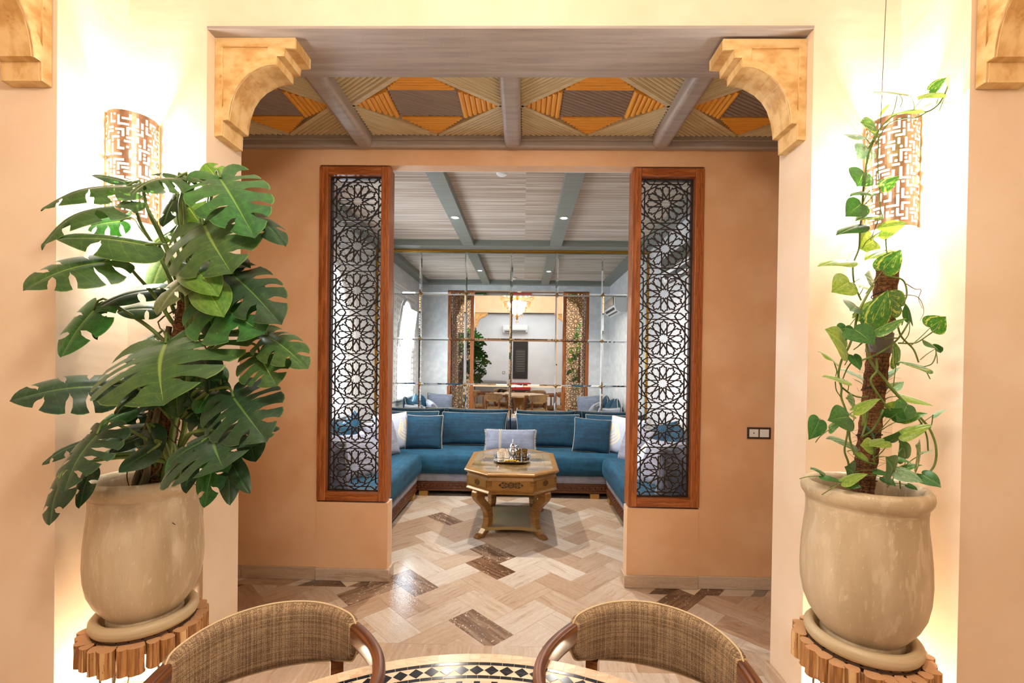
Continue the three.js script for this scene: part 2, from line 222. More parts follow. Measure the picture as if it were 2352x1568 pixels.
// --- corridor ceiling: beams and reed coffers
struct('ceiling_corridor', box(-2.7, 2.6, 3.02, 3.2, ZS, ZB), M.beamPaint);
struct('ceiling_beam', [rbox(-2.55, 2.4, 2.935, 3.03, -3.1, -3.05, 0.012), rbox(-2.55, 2.4, 2.975, 3.03, -3.052, -3.034, 0.006)], M.beamPaint);
const BEAMS = [-2.07, -1.083, -0.09, 0.885, 1.86];
for (const x of BEAMS) struct(numbered('ceiling_beam'), rbox(x - 0.055, x + 0.055, 2.928, 3.06, -3.06, -2.27, 0.03, 4), M.beamPaint).name = numbered('corridor_beam');
{
  const half = (len, r) => { const g = new THREE.CylinderGeometry(r, r, len, 7, 1, false, Math.PI / 2, Math.PI); g.rotateZ(Math.PI / 2); return g; };     // half round, axis along x
  function reeds(parent, name, poly, dx, dz, pitch, m, y) {
    const part = new THREE.Group(); part.name = name; parent.add(part);
    const nx = -dz, nz = dx, off = poly.map(([x, z]) => x * nx + z * nz), lo = Math.min(...off), hi = Math.max(...off), n = Math.max(1, Math.round((hi - lo) / pitch)), p = (hi - lo) / n;
    for (let i = 0; i < n; i++) {
      const o = lo + (i + 0.5) * p, hit = [];
      for (let k = 0; k < poly.length; k++) { const a = off[k] - o, b = off[(k + 1) % poly.length] - o; if (a * b < 0) { const t = a / (a - b), A = poly[k], B = poly[(k + 1) % poly.length]; hit.push((A[0] + (B[0] - A[0]) * t) * dx + (A[1] + (B[1] - A[1]) * t) * dz); } }
      if (hit.length < 2) continue; const s0 = Math.min(...hit), s1 = Math.max(...hit), len = s1 - s0 - 0.002; if (len < 0.006) continue;
      const g = new THREE.CylinderGeometry(p * 0.53, p * 0.53, len, 8, 1, false); g.rotateZ(Math.PI / 2); const uv = g.attributes.uv; for (let q = 0; q < uv.count; q++) uv.setXY(q, uv.getY(q) * len * 1.5 + i * 0.37, uv.getX(q) * 0.25 + i * 0.173);
      g.rotateY(Math.atan2(-dz, dx)); const c = (s0 + s1) / 2; g.translate(dx * c + nx * o, y, dz * c + nz * o); struct('reed', g, m, part);
    }
  }
  for (let b = 0; b < 4; b++) {
    const bay = structGroup(numbered('ceiling_coffer')), x0 = BEAMS[b] + 0.055, x1 = BEAMS[b + 1] - 0.055, cx = (x0 + x1) / 2, z0 = -3.034, z1 = -2.33, cz = (z0 + z1) / 2, hw = (x1 - x0) / 2, hd = (z1 - z0) / 2, Y = 3.016;
    const l = [x0, cz], r = [x1, cz], f = [cx, z1], k = [cx, z0], sx = 0.197, sz = 0.142, dl = Math.hypot(hw, hd);
    for (const [sgnx, sgnz] of [[-1, -1], [1, -1], [-1, 1], [1, 1]]) reeds(bay, 'corner_panel', [[cx + sgnx * hw, cz + sgnz * hd], [cx, cz + sgnz * hd], [cx + sgnx * hw, cz]], sgnx * hw / dl, -sgnz * hd / dl, 0.0235, M.reedBeige, Y - 0.004);
    reeds(bay, 'orange_panel', [l, [cx - sx, cz - sz], [cx - sx, cz + sz]], 0, 1, 0.029, M.reedOrange, Y - 0.001); reeds(bay, 'orange_panel', [r, [cx + sx, cz - sz], [cx + sx, cz + sz]], 0, 1, 0.029, M.reedOrange, Y - 0.001);
    reeds(bay, 'orange_panel', [k, [cx - sx, cz - sz], [cx + sx, cz - sz]], 1, 0, 0.022, M.reedOrange, Y - 0.001); reeds(bay, 'orange_panel', [f, [cx - sx, cz + sz], [cx + sx, cz + sz]], 1, 0, 0.024, M.reedOrange, Y - 0.001);
    reeds(bay, 'centre_panel', [[cx - sx, cz - sz], [cx + sx, cz - sz], [cx + sx, cz + sz], [cx - sx, cz + sz]], 0.87, -0.49, 0.024, M.reedBrown, Y + 0.008);
    // slim border sticks along the diamond and the square
    const st = []; for (const [a, c] of [[l, f], [f, r], [r, k], [k, l]]) st.push(bar(V(a[0], Y - 0.006, a[1]), V(c[0], Y - 0.006, c[1]), 0.028, 0.022, V(0, 1, 0))); add('diamond_border', st.map((g) => metric(g, 2)), M.reedBeige, bay);
  }
}
// --- salon shell
const arch = (w, y0, ys, yt, n = 14) => { const p = [[w, y0], [w, ys]], c = []; for (let i = 1; i <= n; i++) { const t = i / n, bulge = 0.06 * Math.sin(Math.min(1, t * 2.2) * Math.PI); c.push([w * Math.cos(t * Math.PI / 2) ** 0.85 + bulge, ys + (yt - ys) * Math.sin(t * Math.PI / 2) ** 1.15]); } const r = [...p, ...c]; return [...r, ...r.slice(0, -1).reverse().map(([x, y]) => [-x, y])]; };
const WZ = -4.36, toLeftWall = new THREE.Matrix4().makeBasis(V(0, 0, 1), V(0, 1, 0), V(-1, 0, 0)).setPosition(SL, 0, WZ);
const archHole = arch(0.43, 0.95, 1.72, 2.47);
struct('wall_salon_left', metric(prism([[-1.69, 0], [1.155, 0], [1.155, 3.1], [-1.69, 3.1]], 0.26, 0, [archHole]).applyMatrix4(toLeftWall)), M.salonPlaster);
struct('wall_salon_right', box(SR, SR + 0.25, 0, 3.1, -6.05, ZS), M.salonPlaster);
struct('wall_salon_back', box(SL - 0.25, SR + 0.25, 0, 3.1, -6.05, ZM - 0.012), M.salonPlaster);
{
  const fret = canvasTex(512, 640, (c, w, h) => {
    c.fillStyle = '#f1f1ef'; c.fillRect(0, 0, w, h); c.strokeStyle = '#8f9296'; c.lineWidth = 2.2;
    for (let y = 6; y < h; y += 34) for (let x = 8; x < w; x += 34) { c.beginPath(); c.arc(x + 9, y + 9, 10, 0.4, 4.2); c.stroke(); c.beginPath(); c.arc(x + 24, y + 20, 9, 3.4, 7.4); c.stroke(); c.beginPath(); c.moveTo(x, y + 28); c.quadraticCurveTo(x + 14, y + 14, x + 32, y + 30); c.stroke(); }
    c.fillStyle = '#f1f1ef'; for (const [x, y, a, b] of [[0, 0, w, 52], [0, 0, 52, h], [w - 52, 0, 52, h]]) c.fillRect(x, y, a, b);
    c.fillStyle = '#9a9ea2'; for (let x = 12; x < w; x += 26) { c.fillRect(x, 12, 5, 9); c.fillRect(x + 8, 12, 5, 9); c.fillRect(x, 26, 5, 9); c.fillRect(x + 8, 26, 5, 9); } for (let y = 60; y < h; y += 40) for (const x of [16, w - 36]) { c.fillRect(x, y, 6, 10); c.fillRect(x + 10, y + 3, 6, 10); c.fillRect(x + 4, y + 15, 8, 6); }
  });
  const s = prism([[-0.7, 0.92], [0.7, 0.92], [0.7, 2.66], [-0.7, 2.66]], 0.022, 0, [arch(0.47, 0.94, 1.72, 2.53)]), uv = s.attributes.uv, p = s.attributes.position;
  for (let i = 0; i < uv.count; i++) uv.setXY(i, (p.getX(i) + 0.7) / 1.4, (p.getY(i) - 0.92) / 1.74);
  const win = structGroup('window_1');
  struct('carved_surround', s.applyMatrix4(new THREE.Matrix4().makeTranslation(0.022, 0, 0).multiply(toLeftWall)), STD({ map: fret, roughness: 0.7 }), win);
  const rim = archHole.map(([x, y]) => V(SL + 0.03, y, WZ + x)); struct('arch_moulding', tube([...rim.slice(1, -1)], 0.022, 60, 8), M.whitePaint, win);
  struct('window_sill', rbox(SL - 0.02, SL + 0.05, 0.915, 0.945, WZ - 0.5, WZ + 0.5, 0.006), M.whitePaint, win);
  struct('window_frame', [box(SL - 0.24, SL - 0.2, 0.95, 2.4, WZ - 0.02, WZ + 0.02), box(SL - 0.24, SL - 0.2, 1.7, 1.74, WZ - 0.43, WZ + 0.43), box(SL - 0.24, SL - 0.2, 0.95, 1.0, WZ - 0.43, WZ + 0.43)], M.whitePaint, win);
  struct('pane', box(SL - 0.222, SL - 0.218, 0.96, 2.46, WZ - 0.44, WZ + 0.44), PHY({ color: 0xffffff, roughness: 0, transmission: 1, thickness: 0, ior: 1.5 }), win);
}
{
  const x0 = SL - 0.01, x1 = SR + 0.01, n = Math.round((3.2 - -0) / 0.02), nz = 124, prof = [];
  for (let i = 0; i < nz; i++) for (const [f, d] of [[0.02, 0.006], [0.2, 0.0012], [0.5, 0], [0.8, 0.0012], [0.98, 0.006]]) prof.push([ZS + 0.02 - (i + f) * (2.46 / nz), 3.0 + d]);
  const g = sheet(1, prof.length - 1, (u, v) => { const [z, y] = prof[Math.round(v * (prof.length - 1))]; return [x0 + (x1 - x0) * (1 - u), y, z, x0 + (x1 - x0) * (1 - u), z]; });
  struct('ceiling_salon', g, M.slatCeiling);
  struct('ceiling_slab', box(SL - 0.25, SR + 0.25, 3.01, 3.2, -6.05, ZS), M.white);
}
struct('salon_beam', box(-0.76, -0.625, 2.93, 3.01, -5.6, ZS), M.sageBeam); struct('salon_beam', box(0.305, 0.445, 2.93, 3.01, -5.6, ZS), M.sageBeam);
struct('salon_beam', box(SL, SR, 2.928, 3.01, ZM - 0.01, -5.585), M.sageBeam); struct('salon_beam', box(SL, SR, 2.929, 3.01, ZS - 0.15, ZS), M.sageBeam);
struct('salon_beam', box(SL, SL + 0.15, 2.931, 3.01, -5.6, ZS - 0.14), M.sageBeam); struct('salon_beam', box(SR - 0.15, SR, 2.931, 3.01, -5.6, ZS - 0.14), M.sageBeam);
// --- mirror wall of bevelled square panels
M.mirror = STD({ color: 0xe4e8e8, metalness: 1, roughness: 0.015 });
M.gold = STD({ color: 0xb98a3c, metalness: 1, roughness: 0.32 });
M.brass = STD({ color: 0x9a7a48, metalness: 1, roughness: 0.35 });
{
  const wall = structGroup('mirror_wall'), P = 0.577, X0 = -1.895, ys = [0.062, 0.639, 1.216, 1.793, 2.37, 2.905], b = 0.017;
  const panel = (w, h) => {
    const o = [[-w, -h], [w, -h], [w, h], [-w, h]], q = [[-w + b, -h + b], [w - b, -h + b], [w - b, h - b], [-w + b, h - b]], pos = [], T = (...v) => v.forEach((p) => pos.push(...p)), f = (p) => [p[0], p[1], 0], k = (p) => [p[0], p[1], -0.0028];
    T(f(q[0]), f(q[1]), f(q[2]), f(q[0]), f(q[2]), f(q[3])); for (let i = 0; i < 4; i++) { const j = (i + 1) % 4; T(k(o[i]), k(o[j]), f(q[j]), k(o[i]), f(q[j]), f(q[i])); }
    const g = new THREE.BufferGeometry(); g.setAttribute('position', new THREE.Float32BufferAttribute(pos, 3)); g.computeVertexNormals(); return plain(g);
  };
  for (let r = 0; r < 5; r++) { const h = (ys[r + 1] - ys[r]) / 2, g = panel(P / 2 - 0.0006, h - 0.0006); for (let c = 0; c < 6; c++) { const m = struct('mirror_panel', g, M.mirror, wall); m.position.set(X0 + (c + 0.5) * P, (ys[r] + ys[r + 1]) / 2, ZM); m.rotation.set(rnd(-0.0012, 0.0012), rnd(-0.0012, 0.0012), 0); } }
  const star = []; for (let k = 0; k < 8; k++) { const a = k * Math.PI / 4, L = k % 2 ? 0.020 : 0.027, g = new THREE.ConeGeometry(0.0085, L, 4); g.scale(1, 1, 0.6); g.translate(0, L / 2 + 0.006, 0); g.rotateZ(a); star.push(g); } star.push(new THREE.SphereGeometry(0.011, 10, 8).scale(1, 1, 0.8));
  const rose = merge(star); for (let r = 1; r < 5; r++) for (let c = 1; c < 6; c++) { const m = struct('star_rosette', rose, M.brass, wall); m.position.set(X0 + c * P, ys[r], ZM + 0.004); }
  const beads = []; for (let x = SL + 0.008; x < SR; x += 0.0135) { const s = new THREE.IcosahedronGeometry(0.0072, 1); s.translate(x, 2.918, ZM + 0.016); beads.push(s); }
  struct('mirror_trim', [tube([V(SL, 2.907, ZM + 0.012), V(SR, 2.907, ZM + 0.012)], 0.007, 1, 8), tube([V(SL, 2.927, ZM + 0.01), V(SR, 2.927, ZM + 0.01)], 0.006, 1, 8), ...beads], M.gold, wall);
  for (const x of [SR - 0.012, SL + 0.012]) { const s = []; for (let y = 0.45; y < 2.9; y += 0.0135) { const q = new THREE.IcosahedronGeometry(0.0068, 1); q.translate(x, y, ZM + 0.016); s.push(q); } struct('mirror_trim', [tube([V(x - 0.01, 0.4, ZM + 0.012), V(x - 0.01, 2.9, ZM + 0.012)], 0.006, 1, 8), tube([V(x + 0.01, 0.4, ZM + 0.012), V(x + 0.01, 2.9, ZM + 0.012)], 0.006, 1, 8), ...s], M.gold, wall); }
}
// --- corbels
{
  const prof = [[0, 0], [0.358, 0], [0.357, -0.045], [0.312, -0.047], [0.309, -0.08], [0.277, -0.082], [0.275, -0.118], [0.24, -0.119], [0.205, -0.128], [0.149, -0.159], [0.117, -0.19], [0.092, -0.228], [0.074, -0.28], [0.065, -0.33], [0.062, -0.362], [0.037, -0.365], [0.035, -0.432], [0, -0.435]].reverse();
  const hole = [[0.032, -0.04], [0.234, -0.04], [0.236, -0.088], [0.19, -0.102], [0.15, -0.128], [0.105, -0.172], [0.068, -0.235], [0.034, -0.31]];
  const body = alongUV(prism(prof, 0.138, 0.004)), face = alongUV(prism(prof, 0.006, 0.002, [hole]));
  function corbel(label, m) { const o = thing('corbel', label, 'corbel'); add('bracket', body.clone().applyMatrix4(m), M.ochre, o); add('face_panel', face.clone().applyMatrix4(m.clone().multiply(new THREE.Matrix4().makeTranslation(0, 0, 0.142))), M.ochre, o); return o; }
  const B = (x, z) => new THREE.Matrix4().makeBasis(x, V(0, 1, 0), z);
  corbel('ochre stepped corbel in the upper left corner of the central opening', B(V(1, 0, 0), V(0, 0, 1)).setPosition(OL, OT, -2.154));
  const mir = new THREE.Matrix4().makeScale(-1, 1, 1), flip = (g) => { const c = g.clone().applyMatrix4(mir), p = c.attributes.position, n = c.attributes.normal, u = c.attributes.uv; for (const a of [p, n, u]) for (let i = 0; i < a.count; i += 3) for (let k = 0; k < a.itemSize; k++) { const t = a.array[(i + 1) * a.itemSize + k]; a.array[(i + 1) * a.itemSize + k] = a.array[(i + 2) * a.itemSize + k]; a.array[(i + 2) * a.itemSize + k] = t; } return c; };
  const mb = flip(body), mf = flip(face);
  const right = (label, m) => { const o = thing('corbel', label, 'corbel'); add('bracket', mb.clone().applyMatrix4(m), M.ochre, o); add('face_panel', mf.clone().applyMatrix4(m.clone().multiply(new THREE.Matrix4().makeTranslation(0, 0, 0.142))), M.ochre, o); return o; };
  right('ochre stepped corbel in the upper right corner of the central opening', new THREE.Matrix4().makeTranslation(OR, OT - 0.01, -2.148));
  right('ochre corbel cut by the left edge, seen from below beside the left wall', B(V(0, 0, -1), V(1, 0, 0)).setPosition(XL - 0.166, OT, -1.648));   // its profile runs towards +z
  corbel('ochre corbel cut by the right edge, seen from below beside the right wall', B(V(0, 0, 1), V(-1, 0, 0)).setPosition(XR + 0.166, OT, -1.648));
  corbel('small ochre corbel of the opposite archway mirrored left of the chandelier', B(V(1, 0, 0), V(0, 0, 1)).setPosition(OL, OT, 1.34));
  right('small ochre corbel of the opposite archway mirrored right of the chandelier', new THREE.Matrix4().makeTranslation(OR, OT, 1.34));
}
// --- lamps that light the place
{
  // sconces: see further down
  const chand = [-0.18, 2.86, -0.37];
  pointLight('chandelier_light', WARM, CHANDELIER_CD, chand[0], chand[1], chand[2], 9);
}
// ---------------------------------------------------------------- fittings: sconces, floor lights, downlights, screens, switch
const GLOW = (c, k) => STD({ color: 0x111111, emissive: c, emissiveIntensity: k, roughness: 0.5 });
M.copper = STD({ map: rep(plasterTint([186, 152, 124], [158, 124, 98]), 6), metalness: 0.75, roughness: 0.36 });
{
  const cols = 34, rows = 58, R = 0.085, H = 0.442, T = 0.0016, grid = [];
  for (let y = 0; y < rows; y++) grid.push(new Uint8Array(cols));
  const free = (cs) => cs.every(([x, y]) => { for (let a = -1; a <= 1; a++) for (let b = -1; b <= 1; b++) { const X = x + a, Y = y + b; if (Y < 2 || Y > rows - 3 || X < 0 || X > cols - 1) { if (!a && !b) return false; continue; } if (grid[Y][X]) return false; } return true; });
  seed = 99;
  for (let n = 0; n < 12000; n++) {
    const x = Math.floor(rnd(cols)), y = Math.floor(rnd(rows)), t = rnd(), a = 3 + Math.floor(rnd(3)), b = 2 + Math.floor(rnd(4)), sx = rnd() < 0.5 ? 1 : -1, sy = rnd() < 0.5 ? 1 : -1, cs = [];
    if (t < 0.5 || n < 2000) { for (let i = 0; i < a; i++) cs.push([x + i * sx, y]); for (let i = 1; i < b + 1; i++) cs.push([x, y + i * sy]); }
    else if (t < 0.7) for (let i = 0; i < a; i++) cs.push([x + i, y]); else if (t < 0.85) for (let i = 0; i < a; i++) cs.push([x, y + i]); else if (n > 6000) cs.push([x, y]); else continue;
    if (free(cs)) for (const [X, Y] of cs) grid[Y][X] = 1;
  }
  const pos = [], q = (a, b, c, d) => pos.push(...a, ...b, ...c, ...a, ...c, ...d);
  const P = (i, j, r) => { const an = -Math.PI / 2 + Math.PI * i / cols; return [Math.sin(an) * r, H * j / rows, Math.cos(an) * r]; };
  for (let j = 0; j < rows; j++) for (let i = 0; i < cols; i++) {
    if (grid[j][i]) continue; const o = R, n = R - T;
    q(P(i, j, o), P(i + 1, j, o), P(i + 1, j + 1, o), P(i, j + 1, o)); q(P(i + 1, j, n), P(i, j, n), P(i, j + 1, n), P(i + 1, j + 1, n));
    const hole = (x, y) => y < 0 || y >= rows || x < 0 || x >= cols || grid[y][x];
    if (hole(i - 1, j)) q(P(i, j, n), P(i, j, o), P(i, j + 1, o), P(i, j + 1, n)); if (hole(i + 1, j)) q(P(i + 1, j, o), P(i + 1, j, n), P(i + 1, j + 1, n), P(i + 1, j + 1, o));
    if (hole(i, j - 1)) q(P(i, j, n), P(i + 1, j, n), P(i + 1, j, o), P(i, j, o)); if (hole(i, j + 1)) q(P(i, j + 1, o), P(i + 1, j + 1, o), P(i + 1, j + 1, n), P(i, j + 1, n));
  }
  let g = new THREE.BufferGeometry(); g.setAttribute('position', new THREE.Float32BufferAttribute(pos, 3)); g.computeVertexNormals(); g = metric(g, 1);
  const make = (x, z, turn, label) => {
    const o = thing('wall_sconce', label, 'sconce', [x, 2.06, z], turn, undefined);
    add('perforated_shade', g, M.copper, o);
    for (const s of [-1, 1]) add('edge_rod', new THREE.BoxGeometry(0.004, H, 0.012).translate(s * (R + 0.002), H / 2, 0.004), M.brass, o);
    add('bulb', new THREE.CapsuleGeometry(0.017, 0.12, 4, 12).translate(0, H / 2, 0.012), GLOW(COOL, 14), o);
    const w = V(0, H / 2, 0.012).applyAxisAngle(V(0, 1, 0), turn).add(V(x, 2.06, z));
    pointLight('sconce_light', COOL, SCONCE_CD, w.x, w.y, w.z, 2.2);
  };
  make(-1.657, -1.902, 0.65, 'perforated copper wall sconce behind the big monstera leaves');
  make(1.492, -1.904, -0.65, 'perforated copper wall sconce behind the trailing pothos tip');
}
{
  const up = (x, z, where) => {
    const o = thing('floor_uplight', 'small round floor uplight in the corner behind the ' + where, 'uplight', [x, 0, z]);
    add('housing', lathe([[0, 0.0], [0.05, 0.0], [0.052, 0.01], [0.05, 0.022], [0.036, 0.026], [0.034, 0.02]], 24), M.brass, o);
    add('lens', new THREE.CylinderGeometry(0.034, 0.034, 0.004, 20).translate(0, 0.021, 0), GLOW(AMBER, 10), o);
    pointLight('uplight_lamp', AMBER, UPLIGHT_CD, x, 0.045, z, 1.5);
  };
  up(XL + 0.12, ZF + 0.12, 'left plant stand'); up(XR - 0.12, ZF + 0.12, 'right plant stand');
}
{
  const down = (x, z, label) => {
    const o = thing('downlight', label, 'downlight', [x, 2.93, z]);
    add('trim_ring', lathe([[0.027, 0.002], [0.041, 0.0], [0.043, -0.004], [0.038, -0.007], [0.028, -0.003], [0.027, 0.002]], 28), M.whitePaint, o);
    add('lens', new THREE.CylinderGeometry(0.028, 0.028, 0.002, 24).translate(0, -0.002, 0), GLOW(LED, 22), o);
    spotLight('downlight_lamp', LED, DOWNLIGHT_CD, [x, 2.915, z], [x, 0, z], 1.2, 0.6, 1.5);
  };
  down(-0.692, -4.51, 'round recessed downlight in the left ceiling beam of the salon'); down(0.378, -4.5, 'round recessed downlight in the right ceiling beam of the salon');
  const d = thing('smoke_detector', 'small round white detector on the salon ceiling near its front edge', 'detector', [-0.188, 2.985, -3.58]);
  add('body', lathe([[0, -0.022], [0.034, -0.02], [0.044, -0.008], [0.046, 0.016], [0, 0.016]], 24), M.whitePaint, d);
}
// --- pierced star-lattice screens in orange wood frames
{
  const seg = [], U = 0.1547 / 630, SX = 1.09, HX = 642, HY = 630, S = (a, b) => seg.push([a, b]);
  for (let k = 0; k < 12; k++) {
    const a = k * Math.PI / 6, ca = Math.cos(a), sa = Math.sin(a), R = (q, p) => [q * ca + p * sa, -q * sa + p * ca];
    for (const s of [-1, 1]) { S(R(85 * s, 85), R(85 * s, 455)); const c = [[85, 455], [44, 457], [24, 490], [0, 503]]; for (let i = 0; i < 3; i++) S(R(c[i][0] * s, c[i][1]), R(c[i + 1][0] * s, c[i + 1][1])); }
    S(R(0, 500), R(0, 545));
  }
  for (const s of [-1, 1]) {
    S([-422, 542 * s], [422, 542 * s]); S([542 * s, -425], [542 * s, 425]);
    for (const t of [-1, 1]) { S([422 * t, 542 * s], [532 * t, 630 * s]); S([542 * s, 425 * t], [642 * s, 520 * t]); S([642 * s, 520 * t], [560 * s, 545 * t]); S([560 * s, 545 * t], [562 * s, 592 * t]); S([562 * s, 592 * t], [532 * s, 630 * t]);
      S([0, 630 * t], [642 * s, 630 * t - 642 * Math.tan(Math.PI / 6) * t * 0.985]); S([642 * s, 0], [(642 - 630 / 1.732 * 1.0) * s, 630 * t]); }
  }
  function lattice(w, h) {
    const list = []; let i = 0;
    const rows = 7, ch = h / rows, ux = w / 2 / HX, uy = ch / 2 / HY;
    for (let r = 0; r < rows; r++) { const cy = (r + 0.5) * ch; for (const [a, b] of seg) { const A = V(a[0] * ux, cy + a[1] * uy, (i % 3) * 0.00005), B = V(b[0] * ux, cy + b[1] * uy, (i++ % 3) * 0.00005), d = B.clone().sub(A).setLength(0.0028); list.push(bar(A.sub(d), B.add(d), 0.0068, 0.013)); } }
    return merge(list);
  }
  const screen = (x0, x1, y0, y1, label) => {
    const o = thing('lattice_screen', label, 'screen', [(x0 + x1) / 2, y0, -3.15]), w = x1 - x0, h = y1 - y0, sw = 0.059, t = 0.052, f = (x) => x;
    for (const s of [-1, 1]) add('frame_stile', metric(rbox(s > 0 ? w / 2 - sw : -w / 2, s > 0 ? w / 2 : -w / 2 + sw, 0, h, -t, t + 0.012, 0.005), 1, s * 0.37, 0.2), M.orangeWood, o);
    for (const y of [0, h - 0.056]) add('frame_rail', metric(rbox(-w / 2 + sw, w / 2 - sw, y, y + 0.056, -t, t + 0.01, 0.004), 1, 0.3, y, true), M.orangeWood, o);
    const iw = w - 2 * sw, ih = h - 0.112, b = 0.009;
    add('metal_border', [box(-iw / 2, -iw / 2 + b, 0.056, h - 0.056, -0.016, 0.016), box(iw / 2 - b, iw / 2, 0.056, h - 0.056, -0.016, 0.016), box(-iw / 2 + b, iw / 2 - b, 0.056, 0.056 + b, -0.016, 0.016), box(-iw / 2 + b, iw / 2 - b, h - 0.056 - b, h - 0.056, -0.016, 0.016)], M.blackMetal, o);
    add('star_lattice', lattice(iw - 2 * b, ih - 2 * b).translate(0, 0.056 + b, 0), M.blackMetal, o);
  };
  screen(-1.402, -0.92, 0.544, 2.819, 'pierced star lattice screen in an orange wood frame on the left pier');
  screen(0.718, 1.195, 0.544, 2.819, 'pierced star lattice screen in an orange wood frame on the right pier');
}
{
  const o = thing('light_switch', 'dark framed double switch plate on the wall right of the right screen', 'switch', [1.586, 1.054, ZW + 0.001]);
  add('frame', prism([[-0.077, -0.038], [0.077, -0.038], [0.077, 0.038], [-0.077, 0.038]], 0.008, 0.0015, [[[-0.065, -0.026], [-0.004, -0.026], [-0.004, 0.026], [-0.065, 0.026]], [[0.004, -0.026], [0.065, -0.026], [0.065, 0.026], [0.004, 0.026]]]), STD({ color: 0x3a2d24, roughness: 0.4 }), o);
  add('socket', [rbox(-0.066, -0.003, -0.027, 0.027, 0.001, 0.0075, 0.002)], M.whitePaint, o); add('rocker', [rbox(0.003, 0.066, -0.027, 0.027, 0.001, 0.009, 0.003)], M.whitePaint, o);
  add('button', box(-0.038, -0.031, -0.004, 0.004, 0.007, 0.0086), STD({ color: 0x4a4038 }), o); add('mark', box(-0.0355, -0.0335, 0.010, 0.014, 0.007, 0.0079), STD({ color: 0x4a4038 }), o);
}
// ---------------------------------------------------------------- salon furniture
const smooth = (g) => { const p = g.attributes.position, key = new Map(), n = new Float32Array(p.count * 3), id = new Int32Array(p.count), acc = []; const idx = g.index ? g.index.array : null, a = V(), b = V(), c = V();
  for (let i = 0; i < p.count; i++) { const k = [p.getX(i), p.getY(i), p.getZ(i)].map((v) => Math.round(v * 2e4)).join(); if (!key.has(k)) { key.set(k, acc.length); acc.push(V()); } id[i] = key.get(k); }
  const m = idx ? idx.length : p.count; for (let i = 0; i < m; i += 3) { const [A, B, C] = [0, 1, 2].map((j) => (idx ? idx[i + j] : i + j)); a.fromBufferAttribute(p, A); b.fromBufferAttribute(p, B); c.fromBufferAttribute(p, C); const q = b.clone().sub(a).cross(c.clone().sub(a)); acc[id[A]].add(q); acc[id[B]].add(q); acc[id[C]].add(q); }
  for (const v of acc) v.normalize(); for (let i = 0; i < p.count; i++) acc[id[i]].toArray(n, i * 3); g.setAttribute('normal', new THREE.BufferAttribute(n, 3)); return g; };
function softBox(x0, x1, y0, y1, z0, z1, r, crown = 0.015, wob = 0.004) {     // upholstered block: rounded edges, crowned top, slight waviness
  const w = x1 - x0, h = y1 - y0, d = z1 - z0, g = new THREE.BoxGeometry(w, h, d, Math.ceil(w / 0.045), Math.ceil(h / 0.03), Math.ceil(d / 0.045)), p = g.attributes.position, cx = (x0 + x1) / 2, cy = (y0 + y1) / 2, cz = (z0 + z1) / 2;
  for (let i = 0; i < p.count; i++) {
    const q = V(p.getX(i), p.getY(i), p.getZ(i)), c = q.clone().clamp(V(-w / 2 + r, -h / 2 + r, -d / 2 + r), V(w / 2 - r, h / 2 - r, d / 2 - r)), n = q.clone().sub(c); if (n.length() > 1e-6) q.copy(c).add(n.setLength(r));
    const k = (1 - (2 * q.x / w) ** 4) * (1 - (2 * q.z / d) ** 4), sx = q.x + cx, sz = q.z + cz; if (q.y > 0) q.y += crown * Math.max(0, k) + wob * (at(N1, sx * 0.31, sz * 0.43) - 0.5) * 4 * Math.max(0, k);
    const f = (1 - (2 * q.y / h) ** 2) * 0.012; q.x += Math.sign(q.x) * f * (Math.abs(q.x) > w / 2 - r ? 1 : 0); q.z += Math.sign(q.z) * f * (Math.abs(q.z) > d / 2 - r ? 1 : 0); p.setXYZ(i, q.x + cx, q.y + cy, q.z + cz);
  }
  return metric(smooth(g), 1);
}
const weave = noise(512, 128, 128, 2, 81), velBump = rep(tex(512, (i) => [N2[i] * 60 + N3[i] * 90 + weave[i] * 100], false), 1.6);
const velvet = (a, b, sheen, sc) => PHY({ map: rep(tex(512, (i, u, v) => { const s = at(NX, u, v), t = at(N2, u, v); return mix(a, b, sm(0.3, 0.7, s * 0.4 + t * 0.35 + weave[i] * 0.25)); }), 1.3), roughness: 0.85, sheen, sheenColor: new THREE.Color(sc), sheenRoughness: 0.35, bumpMap: velBump, bumpScale: 0.0012 });
M.teal = velvet([14, 76, 102], [6, 54, 76], 0.45, 0x2f86a0); M.tealDark = velvet([8, 62, 86], [3, 42, 62], 0.3, 0x2a7690);
M.greyVelvet = velvet([158, 158, 170], [128, 128, 142], 0.4, 0x9a9aa8); M.blueGrey = velvet([128, 134, 150], [104, 110, 128], 0.4, 0x8890a4);
M.cream = STD({ color: 0xd8cdb8, roughness: 0.9 });
M.piping = STD({ color: 0xa9a193, roughness: 0.9 }); M.paleTrim = STD({ color: 0xb5aca0, roughness: 0.9 });
